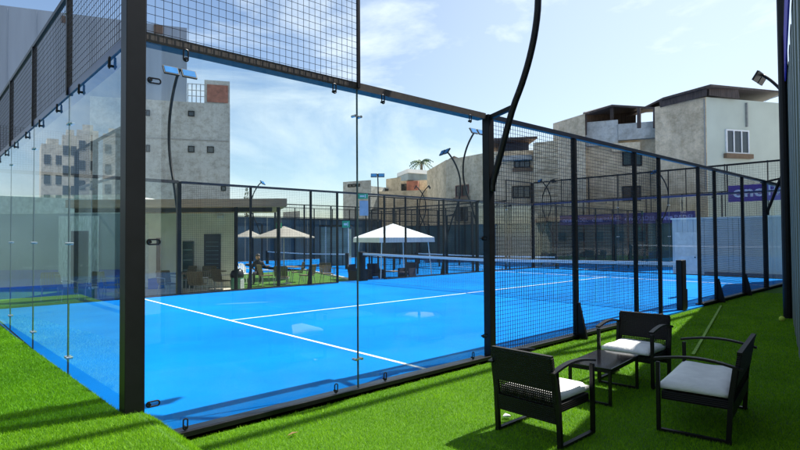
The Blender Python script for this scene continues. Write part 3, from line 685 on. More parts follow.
# white plastic chair, bin, seated person
p = G(245, 284, LOW); t = empty('plastic_chair', (p[0], p[1], LOW), RZ+.9, 'white plastic chair left of the seated person', 'chair')
MB().box(-.23, .23, -.22, .22, .41, .45).build('seat', white, t, bevel=.01)
b = MB()
for i in range(9):
    a = math.pi*i/8; b.bar((-.2*math.cos(a)*.9, .22, .45), (-.24*math.cos(a), .3, .62+.28*math.sin(a)), .05, .014)
b.build('backrest', white, t)
for sx in (-1, 1):
    for sy in (-1, 1): MB().tube([(sx*.2, sy*.19, .41), (sx*.25, sy*.24, 0)], .02, 6).build('leg', white, t)
    MB().tube([(sx*.25, -.2, .41), (sx*.26, -.2, .64), (sx*.25, .28, .66)], .018, 6).build('armrest', white, t)
p = G(237, 293, LOW); t = empty('waste_bin', (p[0], p[1], LOW), 0, 'green and white round bin with black liner by the clubhouse column', 'bin')
MB().tube([(0, 0, 0), (0, 0, .02), (0, 0, .62)], [.2, .21, .22], 18).build('body', mat('bin green', (.12, .3, .18), .5), t, bevel=.005)
MB().box(.02, .16, -.235, -.19, .1, .5).build('sticker', white, t)
MB().tube([(0, 0, .56), (0, 0, .66), (.01, 0, .80), (0, .01, .86)], [.235, .245, .2, .12], 14).build('bag', mat('black bag', (.01, .01, .014), .35), t, smooth=True)
p = G(258, 284, LOW); t = empty('person', (p[0], p[1], LOW), RZ+.15, 'seated person in dark clothes, arm stretched to the table, behind the fence post', 'person')
skin = mat('skin', (.42, .24, .16), .6, 0, .05, 10)
V = [(0, 0, .50), (0, .02, .72), (0, .03, .93), (0, .01, 1.02), (0, -.01, 1.10), (.17, .03, .92), (.30, -.1, .76), (.47, -.22, .78), (-.17, .03, .92), (-.24, -.02, .70), (-.12, -.2, .62),
     (.09, -.02, .49), (.12, -.38, .49), (.13, -.36, .10), (.13, -.5, .06), (-.09, -.02, .49), (-.12, -.38, .49), (-.13, -.36, .10), (-.13, -.5, .06), (0, -.01, 1.2)]
Ed = [(0, 1), (1, 2), (2, 3), (3, 4), (4, 19), (2, 5), (5, 6), (6, 7), (2, 8), (8, 9), (9, 10), (0, 11), (11, 12), (12, 13), (13, 14), (0, 15), (15, 16), (16, 17), (17, 18)]
rad = [.14, .14, .15, .055, .085, .065, .045, .03, .065, .045, .03, .09, .07, .045, .035, .09, .07, .045, .035, .075]
me = bpy.data.meshes.new('body'); me.from_pydata(V, Ed, []); o = bpy.data.objects.new('body', me); COL.objects.link(o); o.parent = t; me.materials.append(mat('dark clothes', (.015, .016, .022), .8))
m = o.modifiers.new('skin', 'SKIN')
for i, r in enumerate(rad): me.skin_vertices[0].data[i].radius = (r, r)
me.skin_vertices[0].data[0].use_root = True
o.modifiers.new('sub', 'SUBSURF').levels = 1; o.modifiers['sub'].render_levels = 1
h = sphere(MB(), (0, -.02, 1.15), .095, 10, 1.25).build('head', skin, t, smooth=True)
sphere(MB(), (0, .0, 1.2), .108, 10, 1.05).build('hair', mat('dark hair', (.015, .012, .01), .6), h, smooth=True)
b = MB().tube([(.36, -.145, .765), (.47, -.22, .785), (.52, -.25, .79)], [.036, .03, .026], 8)
for k in range(4): b.tube([(.52+.01*k, -.25-.012*k+.018, .79), (.575+.006*k, -.275-.014*k+.02, .785), (.6+.004*k, -.285-.014*k+.02, .77)], .009, 5)
b.tube([(.51, -.235, .79), (.54, -.21, .785)], .01, 5); b.build('forearm_and_hand', skin, t, smooth=True)
MB().box(-.22, .22, -.2, .2, .40, .44).build('stool_seat', black, t)
b = MB()
for sx in (-1, 1):
    for sy in (-1, 1): b.tube([(sx*.19, sy*.17, .4), (sx*.2, sy*.2, 0)], .015, 6)
b.build('stool_legs', steel, t)
# gazebo
gc = K(393, 25.5, LOW)
t = empty('gazebo', gc, RZ+.5, 'white pop-up gazebo standing on the blue apron beyond the net', 'gazebo')
fab = mat('white canopy fabric', (.72, .72, .74), .8, 0, .05, 2)
b = MB(); a = 1.42; z = 1.86
b.v = [(0, 0, 2.62), (-a, -a, z+.1), (a, -a, z+.1), (a, a, z+.1), (-a, a, z+.1), (-a-.01, -a-.01, z-.12), (a+.01, -a-.01, z-.12), (a+.01, a+.01, z-.12), (-a-.01, a+.01, z-.12), (0, 0, 2.6)]
for k in range(4): j = (k+1) % 4; b.f += [(0, 1+k, 1+j), (1+k, 5+k, 5+j, 1+j), (9, 5+j, 5+k)]
b.build('canopy', fab, t)
for sx in (-1, 1):
    for sy in (-1, 1): MB().bar((sx*1.2, sy*1.2, z), (sx*1.33, sy*1.33, 0), .035).build('leg', white, t)
for (u, v, rz, lb) in ((358, 281, 1.0, 'dark low chair left of the gazebo, nearest the far net post'), (376, 280, .4, 'dark low chair under the left half of the gazebo'), (407, 278, -.6, 'dark low chair under the right half of the gazebo')):
    p = G(u, v, LOW)
    if u == 358:
        lc = empty('lounge_chair', (p[0], p[1], LOW), RZ+rz, lb, 'lounge chair', 'dark low chairs around the gazebo')
        dk = mat('dark plum fabric', (.025, .02, .035), .8)
        MB().box(-.3, .3, -.3, .3, .18, .3).build('seat', dk, lc, bevel=.02)
        b = MB(); b.bar((0, .28, .3), (0, .4, .74), .58, .08, up=(0, 1, 0)); b.build('backrest', dk, lc)
        for s in (-1, 1): MB().box(s*.3-.03, s*.3+.03, -.3, .3, .02, .48).build('armrest', dk, lc)
    else: copy_tree(lc, (p[0], p[1], LOW), RZ+rz, lb)
p = G(393, 277, LOW); t = empty('low_table', (p[0], p[1], LOW), RZ, 'long low table under the gazebo', 'table')
MB().box(-.8, .8, -.25, .25, .26, .3).build('tabletop', roofm, t)
for s in (-1, 1): MB().box(s*.7-.03, s*.7+.03, -.2, .2, 0, .259).build('leg', roofm, t)
# far court enclosures and dark windscreens
def post_fence(name, pA, pB, n, h, z0, label, screen=None, rails=(), cat='fence', sm=None, wire=.12, ww=.006, zw=None, pw=.07):
    A = Vector((*pA, z0)); d = Vector((*pB, z0))-A; t = empty(name, A, math.atan2(d.y, d.x), label, cat); Ln = d.length
    for k in range(n+1): MB().box(k*Ln/n-pw/2, k*Ln/n+pw/2, -pw/2, pw/2, 0, h).build('post', black, t)
    for r in rails: MB().box(-pw/2, Ln+pw/2, -.03-pw/2, -pw/2-.001, r-.03, r+.03).build('rail', black, t)
    if screen:
        b = MB(); N = n*3
        for k in range(N): b.box(k*Ln/N+.008, (k+1)*Ln/N-.008, pw/2+.012, pw/2+.03, screen[0], screen[1])
        b.build('windscreen', sm, t)
    z0w = zw if zw is not None else (screen[1] if screen else .05)
    wires(0, Ln, z0w, h-.02, 0, wire, ww).build('mesh_panel', meshm, t)
    return t
scr = mat('dark teal windscreen', (.018, .045, .06), .8, 0, .35, .5)
scr2 = mat('dusty green windscreen', (.02, .05, .045), .8, 0, .6, .35, col2=(.06, .11, .1))
post_fence('windscreen_fence', (6, 37), (34, 37), 14, 4.6, LOW, 'dark teal windscreen fence along the back of the far courts, behind the umbrellas', (.05, 3.7), (3.75, 4.6), sm=scr)
post_fence('windscreen_fence', (34, 37), (34, 2), 16, 4.5, LOW, 'dark windscreen fence with purple banners below the beige buildings', (.05, 2.95), (2.98, 4.5), sm=scr2)
post_fence('ball_stop_fence', (34.3, 17), (34.3, 2), 7, 6.15, LOW, 'tall thin ball-stop mesh on top of the right windscreen fence, before the windows', None, (6.1,), zw=4.6, wire=.15, ww=.005, pw=.05)
post_fence('far_court_fence', (19, 10.6), (33, 10.6), 7, 3.5, LOW, 'black mesh fence of the neighbouring court, on its side nearest the near court', None, (3.5,))
post_fence('far_court_fence', (19, 20.6), (33, 20.6), 7, 4.4, LOW, 'black mesh fence of the neighbouring court, on its far side behind the gazebo', None, (3.4, 4.4))
post_fence('far_court_fence', (19, 10.8), (19, 20.4), 5, 3.6, LOW, 'black mesh end fence of the neighbouring court behind the gazebo', None, (1.0, 3.6))
post_fence('far_court_fence', (15, 24.5), (33, 24.5), 9, 4.0, LOW, 'black mesh side fence of the farthest court behind umbrella and gazebo', None, (3.1, 4.0))
# banners
pur = mat('purple vinyl', (.07, .025, .24), .5, 0, .15, 2); lil = mat('pale print', (.6, .6, .72), .6)
def banner(pA, pB, z0, z1, label, n, fs, txt='onePADEL', m=None, lm=None):
    A = Vector((*pA, 0)); d = Vector((*pB, 0))-A; t = empty('banner', A, math.atan2(d.y, d.x), label, 'banner', 'purple court banners'); Ln = d.length
    MB().box(0, Ln, -.02, .0, z0, z1).build('cloth', m or pur, t)
    for k in range(n):
        text_mesh('lettering', 'one', fs, lm or lil, t, (.25+k*Ln/n, -.03, z0+(z1-z0)*.3), (math.pi/2, 0, 0), bold=.02, sx=1.15)
        text_mesh('lettering', txt[3:], fs*.95, lm or lil, t, (.25+k*Ln/n+fs*1.95, -.03, z0+(z1-z0)*.3), (math.pi/2, 0, 0), sx=1.0)
def Yx(u, Xp):
    d = ray(u, 237); return CAM[1]+d[1]*(Xp-CAM[0])/d[0]
banner((33.9, Yx(560, 33.9)), (33.9, Yx(696, 33.9)), 2.25, 2.95, 'long dim purple banner low on the windscreen, left of the white cabin', 4, .42, m=mat('faded purple vinyl', (.035, .018, .11), .7), lm=mat('faded print', (.25, .22, .42), .7))
banner((33.7, Yx(729, 33.7)), (33.7, Yx(800, 33.7)), 3.36, 4.3, 'bright purple banner with white lettering below the pale building', 1, .86)
# white cabin behind the far end
t = empty('white_cabin', (22, 4.66, LOW), -math.pi/2, 'low whitish corrugated cabin behind the right end of the court', 'cabin')
b = MB(); 
for k in range(26): b.box(k*.2, k*.2+.19, 0, 2.2, 0, 2.62); b.box(k*.2+.19, k*.2+.2, .02, 2.18, 0, 2.62)
b.build('wall', mat('white cabin sheet', (.5, .54, .58), .6, 0, .08, 1), t)
MB().box(-.05, 5.25, -.05, 2.25, 2.62, 2.68).build('roof', white, t)
MB().box(.1, .95, -.03, -.002, .1, 2.1).build('door', mat('pale door', (.62, .64, .66), .5), t)
sphere(MB(), (.86, -.05, 1.1), .03, 6).build('handle', black, t)
MB().box(1.3, 4.6, -.4, -.03, .2, .55).build('bench', mat('red brown bench', (.10, .05, .04), .7), t)
# glazed cabin left of the gazebo
t = empty('glazed_cabin', K(333, 38, LOW), RZ, 'pale green glazed cabin behind the court netting, right of the big umbrella', 'cabin')
MB().box(-.9, 1.1, 0, 2, 0, 2.7).build('wall', mat('pale green glass', (.16, .24, .23), .2, 0, .3, 1.2), t)
for k in range(6): MB().box(-.94+k*.4, -.88+k*.4, -.05, 0, 0, 2.75).build('mullion', white if k % 2 else black, t)
MB().box(-1, 1.2, -.1, 2.1, 2.75, 2.85).build('roof', black, t)
# small signs hung on the far fence
grn = mat('green sign', (.03, .4, .2), .5)
for (u, v, w, h, lb) in ((363, 197, .32, .17, 'green and white rectangular sign hanging highest, above the left end of the gazebo'), (346, 225, .24, .22, 'small green sign low on the mesh left of the gazebo'), (279, 226, .24, .24, 'small pale green sign on top of the big umbrella')):
    d = 17.2 if u != 279 else 24; p = K(u, d, CAM[2]+(238-v)/FPX*d); t = empty('sign', p, RZ, lb, 'sign', 'small signs beyond the far fence')
    MB().box(-w/2, w/2, 0, .015, -h/2, h/2).build('plate', grn, t)
    b = MB(); b.box(-w*.3, w*.15, -.006, -.001, -h*.15, h*.15); b.box(w*.2, w*.3, -.006, -.001, -h*.3, h*.3); b.build('symbol', white, t)
p = K(364, 17.2, CAM[2]+(238-209)/FPX*17.2); o = MB().box(-.14, .14, 0, .01, -.24, .24).build('notice_sheet', mat('pale blue sheet', (.45, .5, .6), .6)); o.location = p; o.rotation_euler = (0, 0, RZ); tag(o, 'pale notice sheet hanging just under the green sign', 'notice')

# ================================================================== BUILDINGS
def bmat(name, c, stain=.45, sc=.35, brick=False):
    if name in MATS: return MATS[name]
    m = bpy.data.materials.new(name); nt, b = nodes(m); b.inputs['Roughness'].default_value = .92; b.inputs['Specular IOR Level'].default_value = .15; k = nt.links.new
    tc = nt.nodes.new('ShaderNodeTexCoord')
    def noise(scale, vec, detail=10, rough=.65):
        n = nt.nodes.new('ShaderNodeTexNoise'); n.inputs['Scale'].default_value = scale; n.inputs['Detail'].default_value = detail; n.inputs['Roughness'].default_value = rough
        mp = nt.nodes.new('ShaderNodeMapping'); mp.inputs['Scale'].default_value = vec; k(tc.outputs['Object'], mp.inputs[0]); k(mp.outputs[0], n.inputs['Vector']); return n
    def ramp(src, lo, hi, a, c_):
        r = nt.nodes.new('ShaderNodeValToRGB'); r.color_ramp.elements[0].position = lo; r.color_ramp.elements[1].position = hi
        r.color_ramp.elements[0].color = (*a, 1); r.color_ramp.elements[1].color = (*c_, 1); k(src, r.inputs[0]); return r.outputs[0]
    def mul(a, bb, f):
        x = nt.nodes.new('ShaderNodeMixRGB'); x.blend_type = 'MULTIPLY'; x.inputs[0].default_value = f; k(a, x.inputs[1]); k(bb, x.inputs[2]); return x.outputs[0]
    n = noise(sc, (1, 1, .8)); d = [a*(1-stain) for a in c]
    last = ramp(n.outputs[0], .38, .6, d, c)
    n2 = noise(1.6, (1, 1, 1.3), 8, .7); last = mul(last, ramp(n2.outputs[0], .36, .56, (.66, .64, .6), (1, 1, 1)), .8)
    n3 = noise(2.2, (1, 1, .1), 5); last = mul(last, ramp(n3.outputs[0], .35, .55, (.75, .74, .72), (1, 1, 1)), .45)
    n4 = noise(9, (1, 1, 1), 4, .7); last = mul(last, ramp(n4.outputs[0], .35, .6, (.8, .8, .8), (1, 1, 1)), .7)
    if brick:
        n5 = noise(1.0, (.45, .45, 6), 6, .7); last = mul(last, ramp(n5.outputs[0], .42, .54, (.55, .5, .46), (1, 1, 1)), .8)
    bp = nt.nodes.new('ShaderNodeBump'); bp.inputs['Strength'].default_value = .8; bp.inputs['Distance'].default_value = .08; k(n2.outputs[0], bp.inputs['Height'])
    k(last, b.inputs['Base Color']); k(bp.outputs[0], b.inputs['Normal']); MATS[name] = m; return m
beige = bmat('stained beige render', (.95, .76, .53), .28); beige2 = bmat('rough brick and mortar wall', (.9, .73, .5), .28, .5, True)
conc = bmat('bare concrete', (.56, .56, .53), .18); pale = mat('pale green paint', (.56, .6, .52), .9, 0, .07, .5, spec=.2); whit = bmat('weathered white', (.6, .59, .55), .3)
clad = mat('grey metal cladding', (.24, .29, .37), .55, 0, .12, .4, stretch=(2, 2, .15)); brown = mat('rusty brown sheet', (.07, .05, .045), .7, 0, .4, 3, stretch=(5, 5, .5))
orange = mat('red brick infill', (.32, .13, .09), .85, 0, .3, 2)
def bld(name, label, pts, h, depth, m, base=LOW, cat='building'):
    """pts: (u, vtop) corners of the visible wall line; h: roof height; the body runs back by depth"""
    C = [corner(u, v, h) for u, v in pts]; o = C[0].copy(); t = empty(name, (o.x, o.y, base), 0, label, cat)
    nrm = Vector((Fv[0], Fv[1], 0)).normalized()
    def back(c, sgn):      # party sides run back, slightly converging
        r_ = Vector((c.x-CAM[0], c.y-CAM[1], 0)).normalized(); a_ = sgn*.05
        return Vector((r_.x*math.cos(a_)-r_.y*math.sin(a_), r_.x*math.sin(a_)+r_.y*math.cos(a_), 0))
    poly = [c-o for c in C]+[C[-1]-o+back(C[-1], 1)*depth, C[0]-o+back(C[0], -1)*depth]
    MB().prism([(p.x, p.y) for p in poly], 0, h-base).build('wall', m, t)
    return t, C
def win(t, A, B, rect, fm=None, gm_=None, sill=True, mull=1, out=.04, curtain=False):
    u0, v0, u1, v1 = rect; a0, z1 = onwall(A, B, u0, v0); a1, _ = onwall(A, B, u1, v0); um = (u0+u1)/2
    _, z1 = onwall(A, B, um, v0); _, z0 = onwall(A, B, um, v1)
    o = t.location; ang = math.atan2(B[1]-A[1], B[0]-A[0])
    side = 1 if (math.cos(ang+math.pi/2)*Fv[0]+math.sin(ang+math.pi/2)*Fv[1]) > 0 else -1   # +y local points away from camera when side=1
    if a0 > a1: a0, a1 = a1, a0
    w = bpy.data.objects.new('window', None)
    b = MB(); s = -side; ff = .09
    y0, y1 = sorted((s*.002, s*.1))
    b.box(a0, a1, y0, y1, z0, z0+ff); b.box(a0, a1, y0, y1, z1-ff, z1); b.box(a0, a0+ff, y0, y1, z0+ff, z1-ff); b.box(a1-ff, a1, y0, y1, z0+ff, z1-ff)
    for k in range(mull): x = a0+(a1-a0)*(k+1)/(mull+1); b.box(x-.04, x+.04, y0, y1, z0+ff, z1-ff)
    wo = b.build('window', fm or black, t); wo.location = (A[0]-o[0], A[1]-o[1], -o[2]); wo.rotation_euler = (0, 0, ang)
    y0, y1 = sorted((s*.003, s*.04)); g = MB().box(a0+ff, a1-ff, y0, y1, z0+ff, z1-ff).build('pane', gm_ or winglass, wo)
    if sill: y0, y1 = sorted((s*.002, s*.25)); MB().box(a0-.15, a1+.15, y0, y1, z0-.3, z0-.01).build('sill', mat('brown sill', (.2, .13, .08), .8), wo)
    return wo
def patch(t, A, B, rect, name, m, out=.06):
    u0, v0, u1, v1 = rect; a0, _ = onwall(A, B, u0, v0); a1, _ = onwall(A, B, u1, v0); um = (u0+u1)/2
    _, z1 = onwall(A, B, um, v0); _, z0 = onwall(A, B, um, v1); o = t.location; ang = math.atan2(B[1]-A[1], B[0]-A[0])
    side = 1 if (math.cos(ang+math.pi/2)*Fv[0]+math.sin(ang+math.pi/2)*Fv[1]) > 0 else -1
    if a0 > a1: a0, a1 = a1, a0
    y0, y1 = sorted((0, -side*out)); y0 += .0; wo = MB().box(a0, a1, y0-(.003 if side > 0 else -.003), y1-(.003 if side > 0 else -.003), z0, z1).build(name, m, t)
    wo.location = (A[0]-o[0], A[1]-o[1], -o[2]); wo.rotation_euler = (0, 0, ang); return wo
# big building on the left: metal-clad hall over bare concrete
t, C = bld('clad_building', 'huge grey metal-clad hall on bare concrete at the left, behind the mesh', [(-90, -6), (187, 28)], 24, 26, clad)
b = MB(); A_, B_ = C[0]-C[0], C[1]-C[0]; nv = Vector((Fv[0], Fv[1], 0)).normalized()
t2, C2 = bld('concrete_tower', 'bare grey concrete tower with small square windows and brick rooftop box', [(90, 96), (230, 104.5)], 15.5, 14, conc)
for r in ((188, 111, 194.5, 116.5), (188, 146, 194.5, 152.5), (207, 146.5, 214, 153), (146, 145, 150, 152), (146, 110, 150, 116), (221, 186, 226, 191)):
    win(t2, C2[0], C2[1], r, black, winglass, False, 0)
patch(t2, C2[0], C2[1], (95, 138, 229, 139.3), 'slab_band', mat('slab line', (.3, .29, .27), .9), .04)
a0, _ = onwall(C2[0], C2[1], 204, 100); a1, _ = onwall(C2[0], C2[1], 230, 100); L2 = (C2[1]-C2[0]).normalized(); o0 = C2[0]
q = [L2*a0+nv*.1, L2*(a1-.05)+nv*.1, L2*(a1-.35)+nv*.9, L2*a0+nv*.9]
MB().prism([(p.x, p.y) for p in q], 16.0, 18.45).build('rooftop_box', conc, t2)
patch(t2, C2[0], C2[1], (207, 85, 228, 102.5), 'brick_infill', orange, .02)
b = MB(); a2, _ = onwall(C2[0], C2[1], 187, 100)
for k in range(5):
    x = a2+(a0-a2)*k/4; p = L2*x+nv*.2; b.bar((p.x, p.y, 16), (p.x, p.y, 18), .07)
for z in (16.7, 17.3, 17.95): p, q_ = L2*a2+nv*.2, L2*a0+nv*.2; b.bar((p.x, p.y, z), (q_.x, q_.y, z), .06)
b.build('railing', steel, t2)
for r in ((62, 17, 68, 23), (154, 26, 163, 34)): patch(t, C[0], C[1], r, 'vent', mat('vent brown', (.12, .08, .06), .7), .3)
# corrugation ribs on the cladding
b = MB(); L1 = (C[1]-C[0]); l1 = L1.length; L1 = L1.normalized()
for k in range(int(l1/2.4)):
    p = L1*(k*2.4+.3)-nv*.02; b.bar((p.x, p.y, 16.3), (p.x, p.y, 24.3), .05, .05)
b.build('cladding_ribs', clad, t)
# right-hand row, nearest first: pale building with concrete flank
t, C = bld('pale_building', 'pale green-grey house with concrete flank, brown lean-to roof and white window at right', [(655, 107), (706, 97), (785, 103.5), (800, 105)], 10.3, 9, pale)
p0, p1 = C[0]-C[0], C[1]-C[0]; dirw = (p1-p0).normalized(); out_ = Vector((dirw.y, -dirw.x, 0)); 
if out_.dot(nv) > 0: out_ = -out_
q = [p0+out_*.05, p1+out_*.05+dirw*.0, p1, p0]; MB().prism([(p.x, p.y) for p in q], 0, 10.78).build('concrete_flank', beige, t)
win(t, C[1], C[2], (725, 130, 748, 154), white, winglass, True, 2)
for u in (704.5, 745):
    A_, B_ = (C[0], C[1]) if u < 706 else (C[1], C[2]); patch(t, A_, B_, (u, 99 if u < 706 else 103, u+.9, 127 if u > 706 else 190), 'drain_pipe', mat('grey pipe', (.3, .3, .28), .6), .14)
# lean-to roof: sheet front and sloping roof
def P3(u, v, d): p = CAM+ray(u, v)*d; return Vector(p)
org = t.location
b = MB(); d0, d1 = (C[0]-Vector((CAM[0], CAM[1], 0))).dot(nv)-.3, (C[1]-Vector((CAM[0], CAM[1], 0))).dot(nv)-.3
a = P3(660, 99, d0)-org; a_ = P3(661, 107, d0)-org; c = P3(707, 86, d1)-org; c_ = P3(707, 95.5, d1)-org
th = nv*.15; b.v = [tuple(x) for x in (a, c, c_, a_, a+th, c+th, c_+th, a_+th)]; b.f = [(0, 1, 2, 3), (7, 6, 5, 4), (0, 4, 5, 1), (3, 2, 6, 7), (0, 3, 7, 4), (1, 5, 6, 2)]; b.build('lean_to_sheeting', brown, t, recalc=True)
b = MB(); e = P3(787, 91.5, d1+3)-org; g_ = P3(740, 99, d1+.6)-org; bk_ = nv*5
q0, q1, q2 = c-nv*.4, e, a-nv*.4
b.v = [tuple(x) for x in (q2, q0, q1, q1+nv*4+Vector((0, 0, .1)), q0+nv*6+Vector((0, 0, .1)), q2+nv*6+Vector((0, 0, .1)))]; b.v += [(x, y, z-.14) for x, y, z in b.v[:6]]
b.f = [(0, 1, 2, 3, 4, 5), (11, 10, 9, 8, 7, 6)]+[(i, 6+i, 6+(i+1) % 6, (i+1) % 6) for i in range(6)]; b.build('lean_to_roof', brown, t, recalc=True)
b = MB(); c1 = P3(709, 95, d1+.2)-org; c2 = P3(740, 98.5, d1+.8)-org; c3 = P3(709, 87.3, d1+.2)-org; c4 = P3(738, 88.5, d1+.8)-org
b.v = [tuple(x) for x in (c1, c2, c4, c3)]+[tuple(x+nv*.1) for x in (c1, c2, c4, c3)]; b.f = [(0, 1, 2, 3), (7, 6, 5, 4), (0, 4, 5, 1), (1, 5, 6, 2), (2, 6, 7, 3), (3, 7, 4, 0)]; b.build('lean_to_side', brown, t, recalc=True)
b = MB(); b.bar(P3(783, 94, d1+1)-org, P3(783, 105, d1+1)-org, .06); b.bar(P3(765, 101, d1+1)-org, P3(786, 92, d1+1)-org, .05); b.build('roof_strut', steel, t)
# terrace house with dark roof
t, C = bld('terrace_house', 'beige house with covered roof terrace and white parapet left of the pale building', [(584, 134), (662, 128)], 9.0, 9, beige)
win(t, C[0], C[1], (622, 150, 632, 166), black, mat('dull green shutter', (.03, .06, .06), .4), False, 0); win(t, C[0], C[1], (622, 186, 641, 201), black, winglass, False, 1)
win(t, C[0], C[1], (633, 152, 642, 166), black, MATS['dull green shutter'], False, 0)
A, B = C[0], C[1]
par = patch(t, A, B, (586, 122, 618, 146), 'white_parapet', whit, .35); patch(t, A, B, (618.2, 124, 655, 140), 'white_parapet', whit, .5); patch(t, A, B, (612, 144, 640, 152), 'balcony_beam', beige, .6)
org = t.location; dA = (A-Vector((CAM[0], CAM[1], 0))).dot(nv); dB = (B-Vector((CAM[0], CAM[1], 0))).dot(nv)
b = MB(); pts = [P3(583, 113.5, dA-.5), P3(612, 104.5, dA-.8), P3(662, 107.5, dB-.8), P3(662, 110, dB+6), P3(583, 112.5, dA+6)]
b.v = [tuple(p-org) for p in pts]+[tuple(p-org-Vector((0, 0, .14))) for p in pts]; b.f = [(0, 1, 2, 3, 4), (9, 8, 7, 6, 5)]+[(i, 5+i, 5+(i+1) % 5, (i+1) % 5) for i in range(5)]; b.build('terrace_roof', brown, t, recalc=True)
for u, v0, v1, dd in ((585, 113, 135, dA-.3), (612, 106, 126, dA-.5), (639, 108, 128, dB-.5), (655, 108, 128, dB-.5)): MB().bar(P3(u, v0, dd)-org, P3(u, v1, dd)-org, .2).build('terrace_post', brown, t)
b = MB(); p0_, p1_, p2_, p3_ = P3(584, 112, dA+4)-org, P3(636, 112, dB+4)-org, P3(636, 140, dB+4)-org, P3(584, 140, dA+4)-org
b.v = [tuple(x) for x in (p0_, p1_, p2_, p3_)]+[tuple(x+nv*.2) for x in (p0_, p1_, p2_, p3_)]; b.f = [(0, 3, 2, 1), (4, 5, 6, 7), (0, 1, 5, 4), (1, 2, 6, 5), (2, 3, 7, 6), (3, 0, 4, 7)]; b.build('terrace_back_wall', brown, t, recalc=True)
# long rough wall
t, C = bld('rough_walled_building', 'long rough unplastered wall stepping down to the left, behind the mesh', [(553, 123.5), (585, 113.5)], 10.3, 8, beige)
t, C = bld('brick_wall_building', 'rough brick party wall filling the view behind the mesh below the terrace', [(533, 143), (620, 133)], 8.9, 4, beige2)
# balcony house
t, C = bld('balcony_house', 'beige house with dark rooftop opening and two barred windows behind the thick post', [(486, 152), (535, 150)], 8.6, 10, beige)
win(t, C[0], C[1], (514, 157, 530, 168), black, winglass, True, 2); win(t, C[0], C[1], (512, 186, 530, 198), black, winglass, False, 2)
patch(t, C[0], C[1], (496, 156.5, 532, 161), 'balcony_ledge', whit, .7).name = 'balcony_ledge'
o0 = t.location; L3 = (C[1]-C[0]).normalized(); a0, _ = onwall(C[0], C[1], 508, 150); a1, _ = onwall(C[0], C[1], 533, 150); aa, _ = onwall(C[0], C[1], 494, 150)
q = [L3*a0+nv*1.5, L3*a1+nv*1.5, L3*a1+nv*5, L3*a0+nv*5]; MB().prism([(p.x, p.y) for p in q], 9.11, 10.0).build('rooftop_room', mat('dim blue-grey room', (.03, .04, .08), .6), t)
q = [L3*aa-nv*.2, L3*(a1+.3)-nv*.2, L3*(a1+.3)+nv*6, L3*aa+nv*6]; MB().prism([(p.x, p.y) for p in q], 10.0, 10.2).build('rooftop_slab', brown, t)
# beige party-wall building with hut
t, C = bld('beige_house', 'large blank beige house with hut on its roof, left of the thick post', [(427, 171), (446, 160), (490, 152)], 9.0, 10, beige)
win(t, C[1], C[2], (456, 185, 469, 197), mat('dull red frame', (.16, .06, .05), .7), winglass, True, 1); win(t, C[1], C[2], (456, 207, 468, 221), black, winglass, False, 1)
hut, Ch = bld('rooftop_hut', 'brown gabled hut with dark window on the beige roof', [(441, 164), (454, 160), (467, 162)], 9.7, 3, mat('brown hut board', (.17, .12, .08), .8, 0, .3, 2), base=9.0, cat='hut')
b = MB(); e0, e1, e2 = Ch[0]-Ch[0], Ch[1]-Ch[0], Ch[2]-Ch[0]
b.v = [(e0.x, e0.y, .7), (e1.x, e1.y, 1.15), (e2.x, e2.y, .75), (e0.x+nv.x*3, e0.y+nv.y*3, .7), (e1.x+nv.x*3, e1.y+nv.y*3, 1.15), (e2.x+nv.x*3, e2.y+nv.y*3, .75), (e1.x, e1.y, .7)]
b.f = [(0, 1, 4, 3), (1, 2, 5, 4), (0, 6, 1), (6, 2, 1), (0, 3, 5, 2, 6), (3, 4, 5)]; b.build('roof', brown, hut)
win(hut, Ch[1], Ch[2], (459, 164, 463, 169.5), black, winglass, False, 0)
t, C = bld('brick_balcony_house', 'house with glazed upper storey and red brick balcony, left of the blank beige house', [(398, 181), (428, 180)], 9.6, 10, beige)
win(t, C[0], C[1], (400, 184, 408, 196), black, winglass, False, 1); win(t, C[0], C[1], (409.5, 195, 419, 210), black, winglass, False, 0)
patch(t, C[0], C[1], (408, 181.5, 419, 193), 'brick_balcony', orange, .8)
t, C = bld('glazed_loft', 'white-roofed glazed loft storey on top of the brick balcony house', [(397, 174), (408, 169.5), (427, 171)], 11.1, 6, mat('loft glass', (.2, .25, .27), .3, 0, .2, 1), base=9.62, cat='building')
o0 = C[0]; q = [C[0]-o0-nv*.3, C[1]-o0-nv*.3, C[2]-o0-nv*.3, C[2]-o0+nv*6, C[0]-o0+nv*6]; MB().prism([(p.x, p.y) for p in q], 1.0, 1.55).build('roof', white, t)
for i, (u0, v0, u1, v1, h, m, lb) in enumerate(((343, 182, 371, 180, 8.5, whit, 'small cream house, farthest left of the right-hand row'), (371, 186, 400, 189, 8.0, conc, 'grey unplastered house above the gazebo'), (386, 179, 401, 177, 9.2, beige, 'narrow block-built house just above the grey one'), (360, 192, 427, 190, 7.4, beige, 'low beige house behind the gazebo fence'), (283, 212, 300, 211, 4.5, whit, 'tiny distant white building right of the canopy roof'), (40, 205, 150, 205, 5.5, conc, 'grey back building behind the clubhouse wing'))):
    t, C = bld('house', lb, [(u0, v0), (u1, v1)], h, 8, m)
    if i == 0: win(t, C[0], C[1], (348, 184, 360, 187), black, winglass, False, 2)
    if i == 1: win(t, C[0], C[1], (385, 189, 391, 195), black, winglass, False, 0)
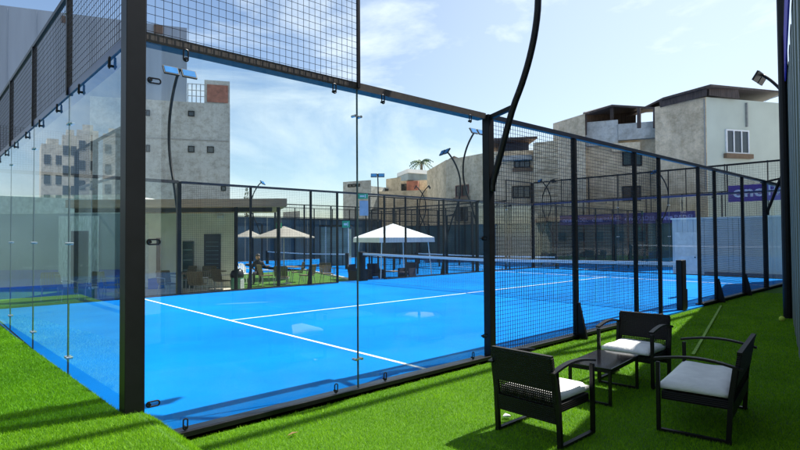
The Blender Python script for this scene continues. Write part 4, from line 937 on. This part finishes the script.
# towers that only the end glass mirrors
def mirror_pt(u, d): r = ray(u, 237); return -CAM[0]-r[0]*d, CAM[1]+r[1]*d
for i, (u0, u1, vt, lb) in enumerate(((43, 62, 143, 'cream tower block mirrored in the end glass, leftmost and lowest'), (63, 76, 134, 'slender cream tower block mirrored in the end glass, between two wider ones'), (78, 96, 129, 'cream tower block mirrored in the end glass, third from the left'), (104, 122, 133, 'cream tower block mirrored in the end glass next to the corner post'))):
    x, y = mirror_pt((u0+u1)/2, 70); w = (u1-u0)/FPX*70*1.05; h = CAM[2]+(238-vt)/FPX*70-LOW
    t = empty('tower_block', (x, y, LOW), .12+i*.05, lb, 'building', 'towers mirrored in the end glass'); MB().box(-w/2, w/2, 0, 6, 0, h).build('wall', bmat('cream tower render', (.6, .6, .56), .12), t)
    MB().box(-w/4, w/4, 1, 4, h, h+.9).build('lift_house', MATS['cream tower render'], t)
    for k in range(5):
        for j in (-1, 1): MB().box(j*w/4-.35, j*w/4+.35, -.06, -.002, h-2.6-k*2.6, h-1.4-k*2.6).build('window', winglass, t)
# apartment rows across the street behind the camera (the far glass looks back at them)
for i, (x, y, w, dd, h, lb) in enumerate(((-42, -30, 26, 10, 13, 'grey-brown apartment row across the street, behind the camera on the left'), (-44, 0, 26, 10, 16, 'grey-brown apartment row behind the camera, straight back along the court'), (-43, 30, 22, 10, 12, 'grey-brown apartment row behind the camera, beyond the neighbouring court'))):
    rowm = bmat('grey brown street render', (.2, .18, .16), .2)
    t = empty('apartment_row', (x, y, LOW), 0, lb, 'building', 'apartment rows behind the camera'); MB().box(-dd, 0, 0, w, 0, h).build('wall', rowm, t)
    for k in range(6):
        for j in range(3): MB().box(.002, .08, 1.5+k*3.4, 3.0+k*3.4, 1.2+j*3.3, 2.6+j*3.3).build('window', winglass, t)
t = empty('club_yard_wall', (-9, 13, 0), 0, 'grey yard wall with blue base closing the turf strip, mirrored in the glass', 'wall')
MB().box(0, 8.6, 0, .3, .75-.5, 2.6).build('wall', gw, t); MB().box(0, 8.6, -.02, .3, -.5, .245).build('wainscot', MATS['blue wainscot'], t)
# palm
p = K(422, 82, 0); t = empty('palm_tree', (p.x, p.y, 0), 0, 'palm tree crown rising behind the glazed loft', 'palm tree')
MB().tube([(0, 0, 0), (.2, 0, 5), (0, 0, 12.9)], [.3, .22, .18], 8).build('trunk', mat('palm trunk', (.16, .12, .08), .9), t)
b = MB()
for k in range(22):
    a = k*2.4; el = random.uniform(-.2, 1.2); Lf = random.uniform(1.6, 2.3); prev = None
    for i in range(8):
        u = i/7; r = Lf*u*math.cos(el*(1-u*.6)); z = 12.9+Lf*u*math.sin(el)-1.2*u*u; c = Vector((r*math.cos(a), r*math.sin(a), z)); sd_ = Vector((-math.sin(a), math.cos(a), 0))
        if prev is not None:
            for s in (-1, 1):
                b.v += [tuple(prev), tuple(c), tuple(c+sd_*s*.35*(1.1-u)+Vector((0, 0, -.25)))]; n = len(b.v); b.f.append((n-3, n-2, n-1))
        prev = c
b.build('crown', mat('palm frond', (.06, .11, .03), .6, 0, .3, 3), t)
p = K(246.5, 60, 0); t = empty('slim_tree', (p.x, p.y, LOW), 0, 'slim pale cypress-like tree above the brown canopy roof', 'tree')
MB().tube([(0, 0, 0), (0, 0, 5)], .08, 6).build('trunk', MATS['palm trunk'], t); b = MB()
for k in range(260):
    z = random.uniform(4, 7.6); r = .32*(1-abs(z-5.6)/2.4); a = random.uniform(0, 6.28); c = Vector((r*math.cos(a), r*math.sin(a), z)); n = len(b.v)
    for q in range(3): b.v.append(tuple(c+Vector((random.uniform(-.12, .12), random.uniform(-.12, .12), random.uniform(-.14, .14)))))
    b.f.append((n, n+1, n+2))
b.build('crown', mat('grey green leaves', (.12, .15, .1), .8), t)
# planter with flowers behind the white chair
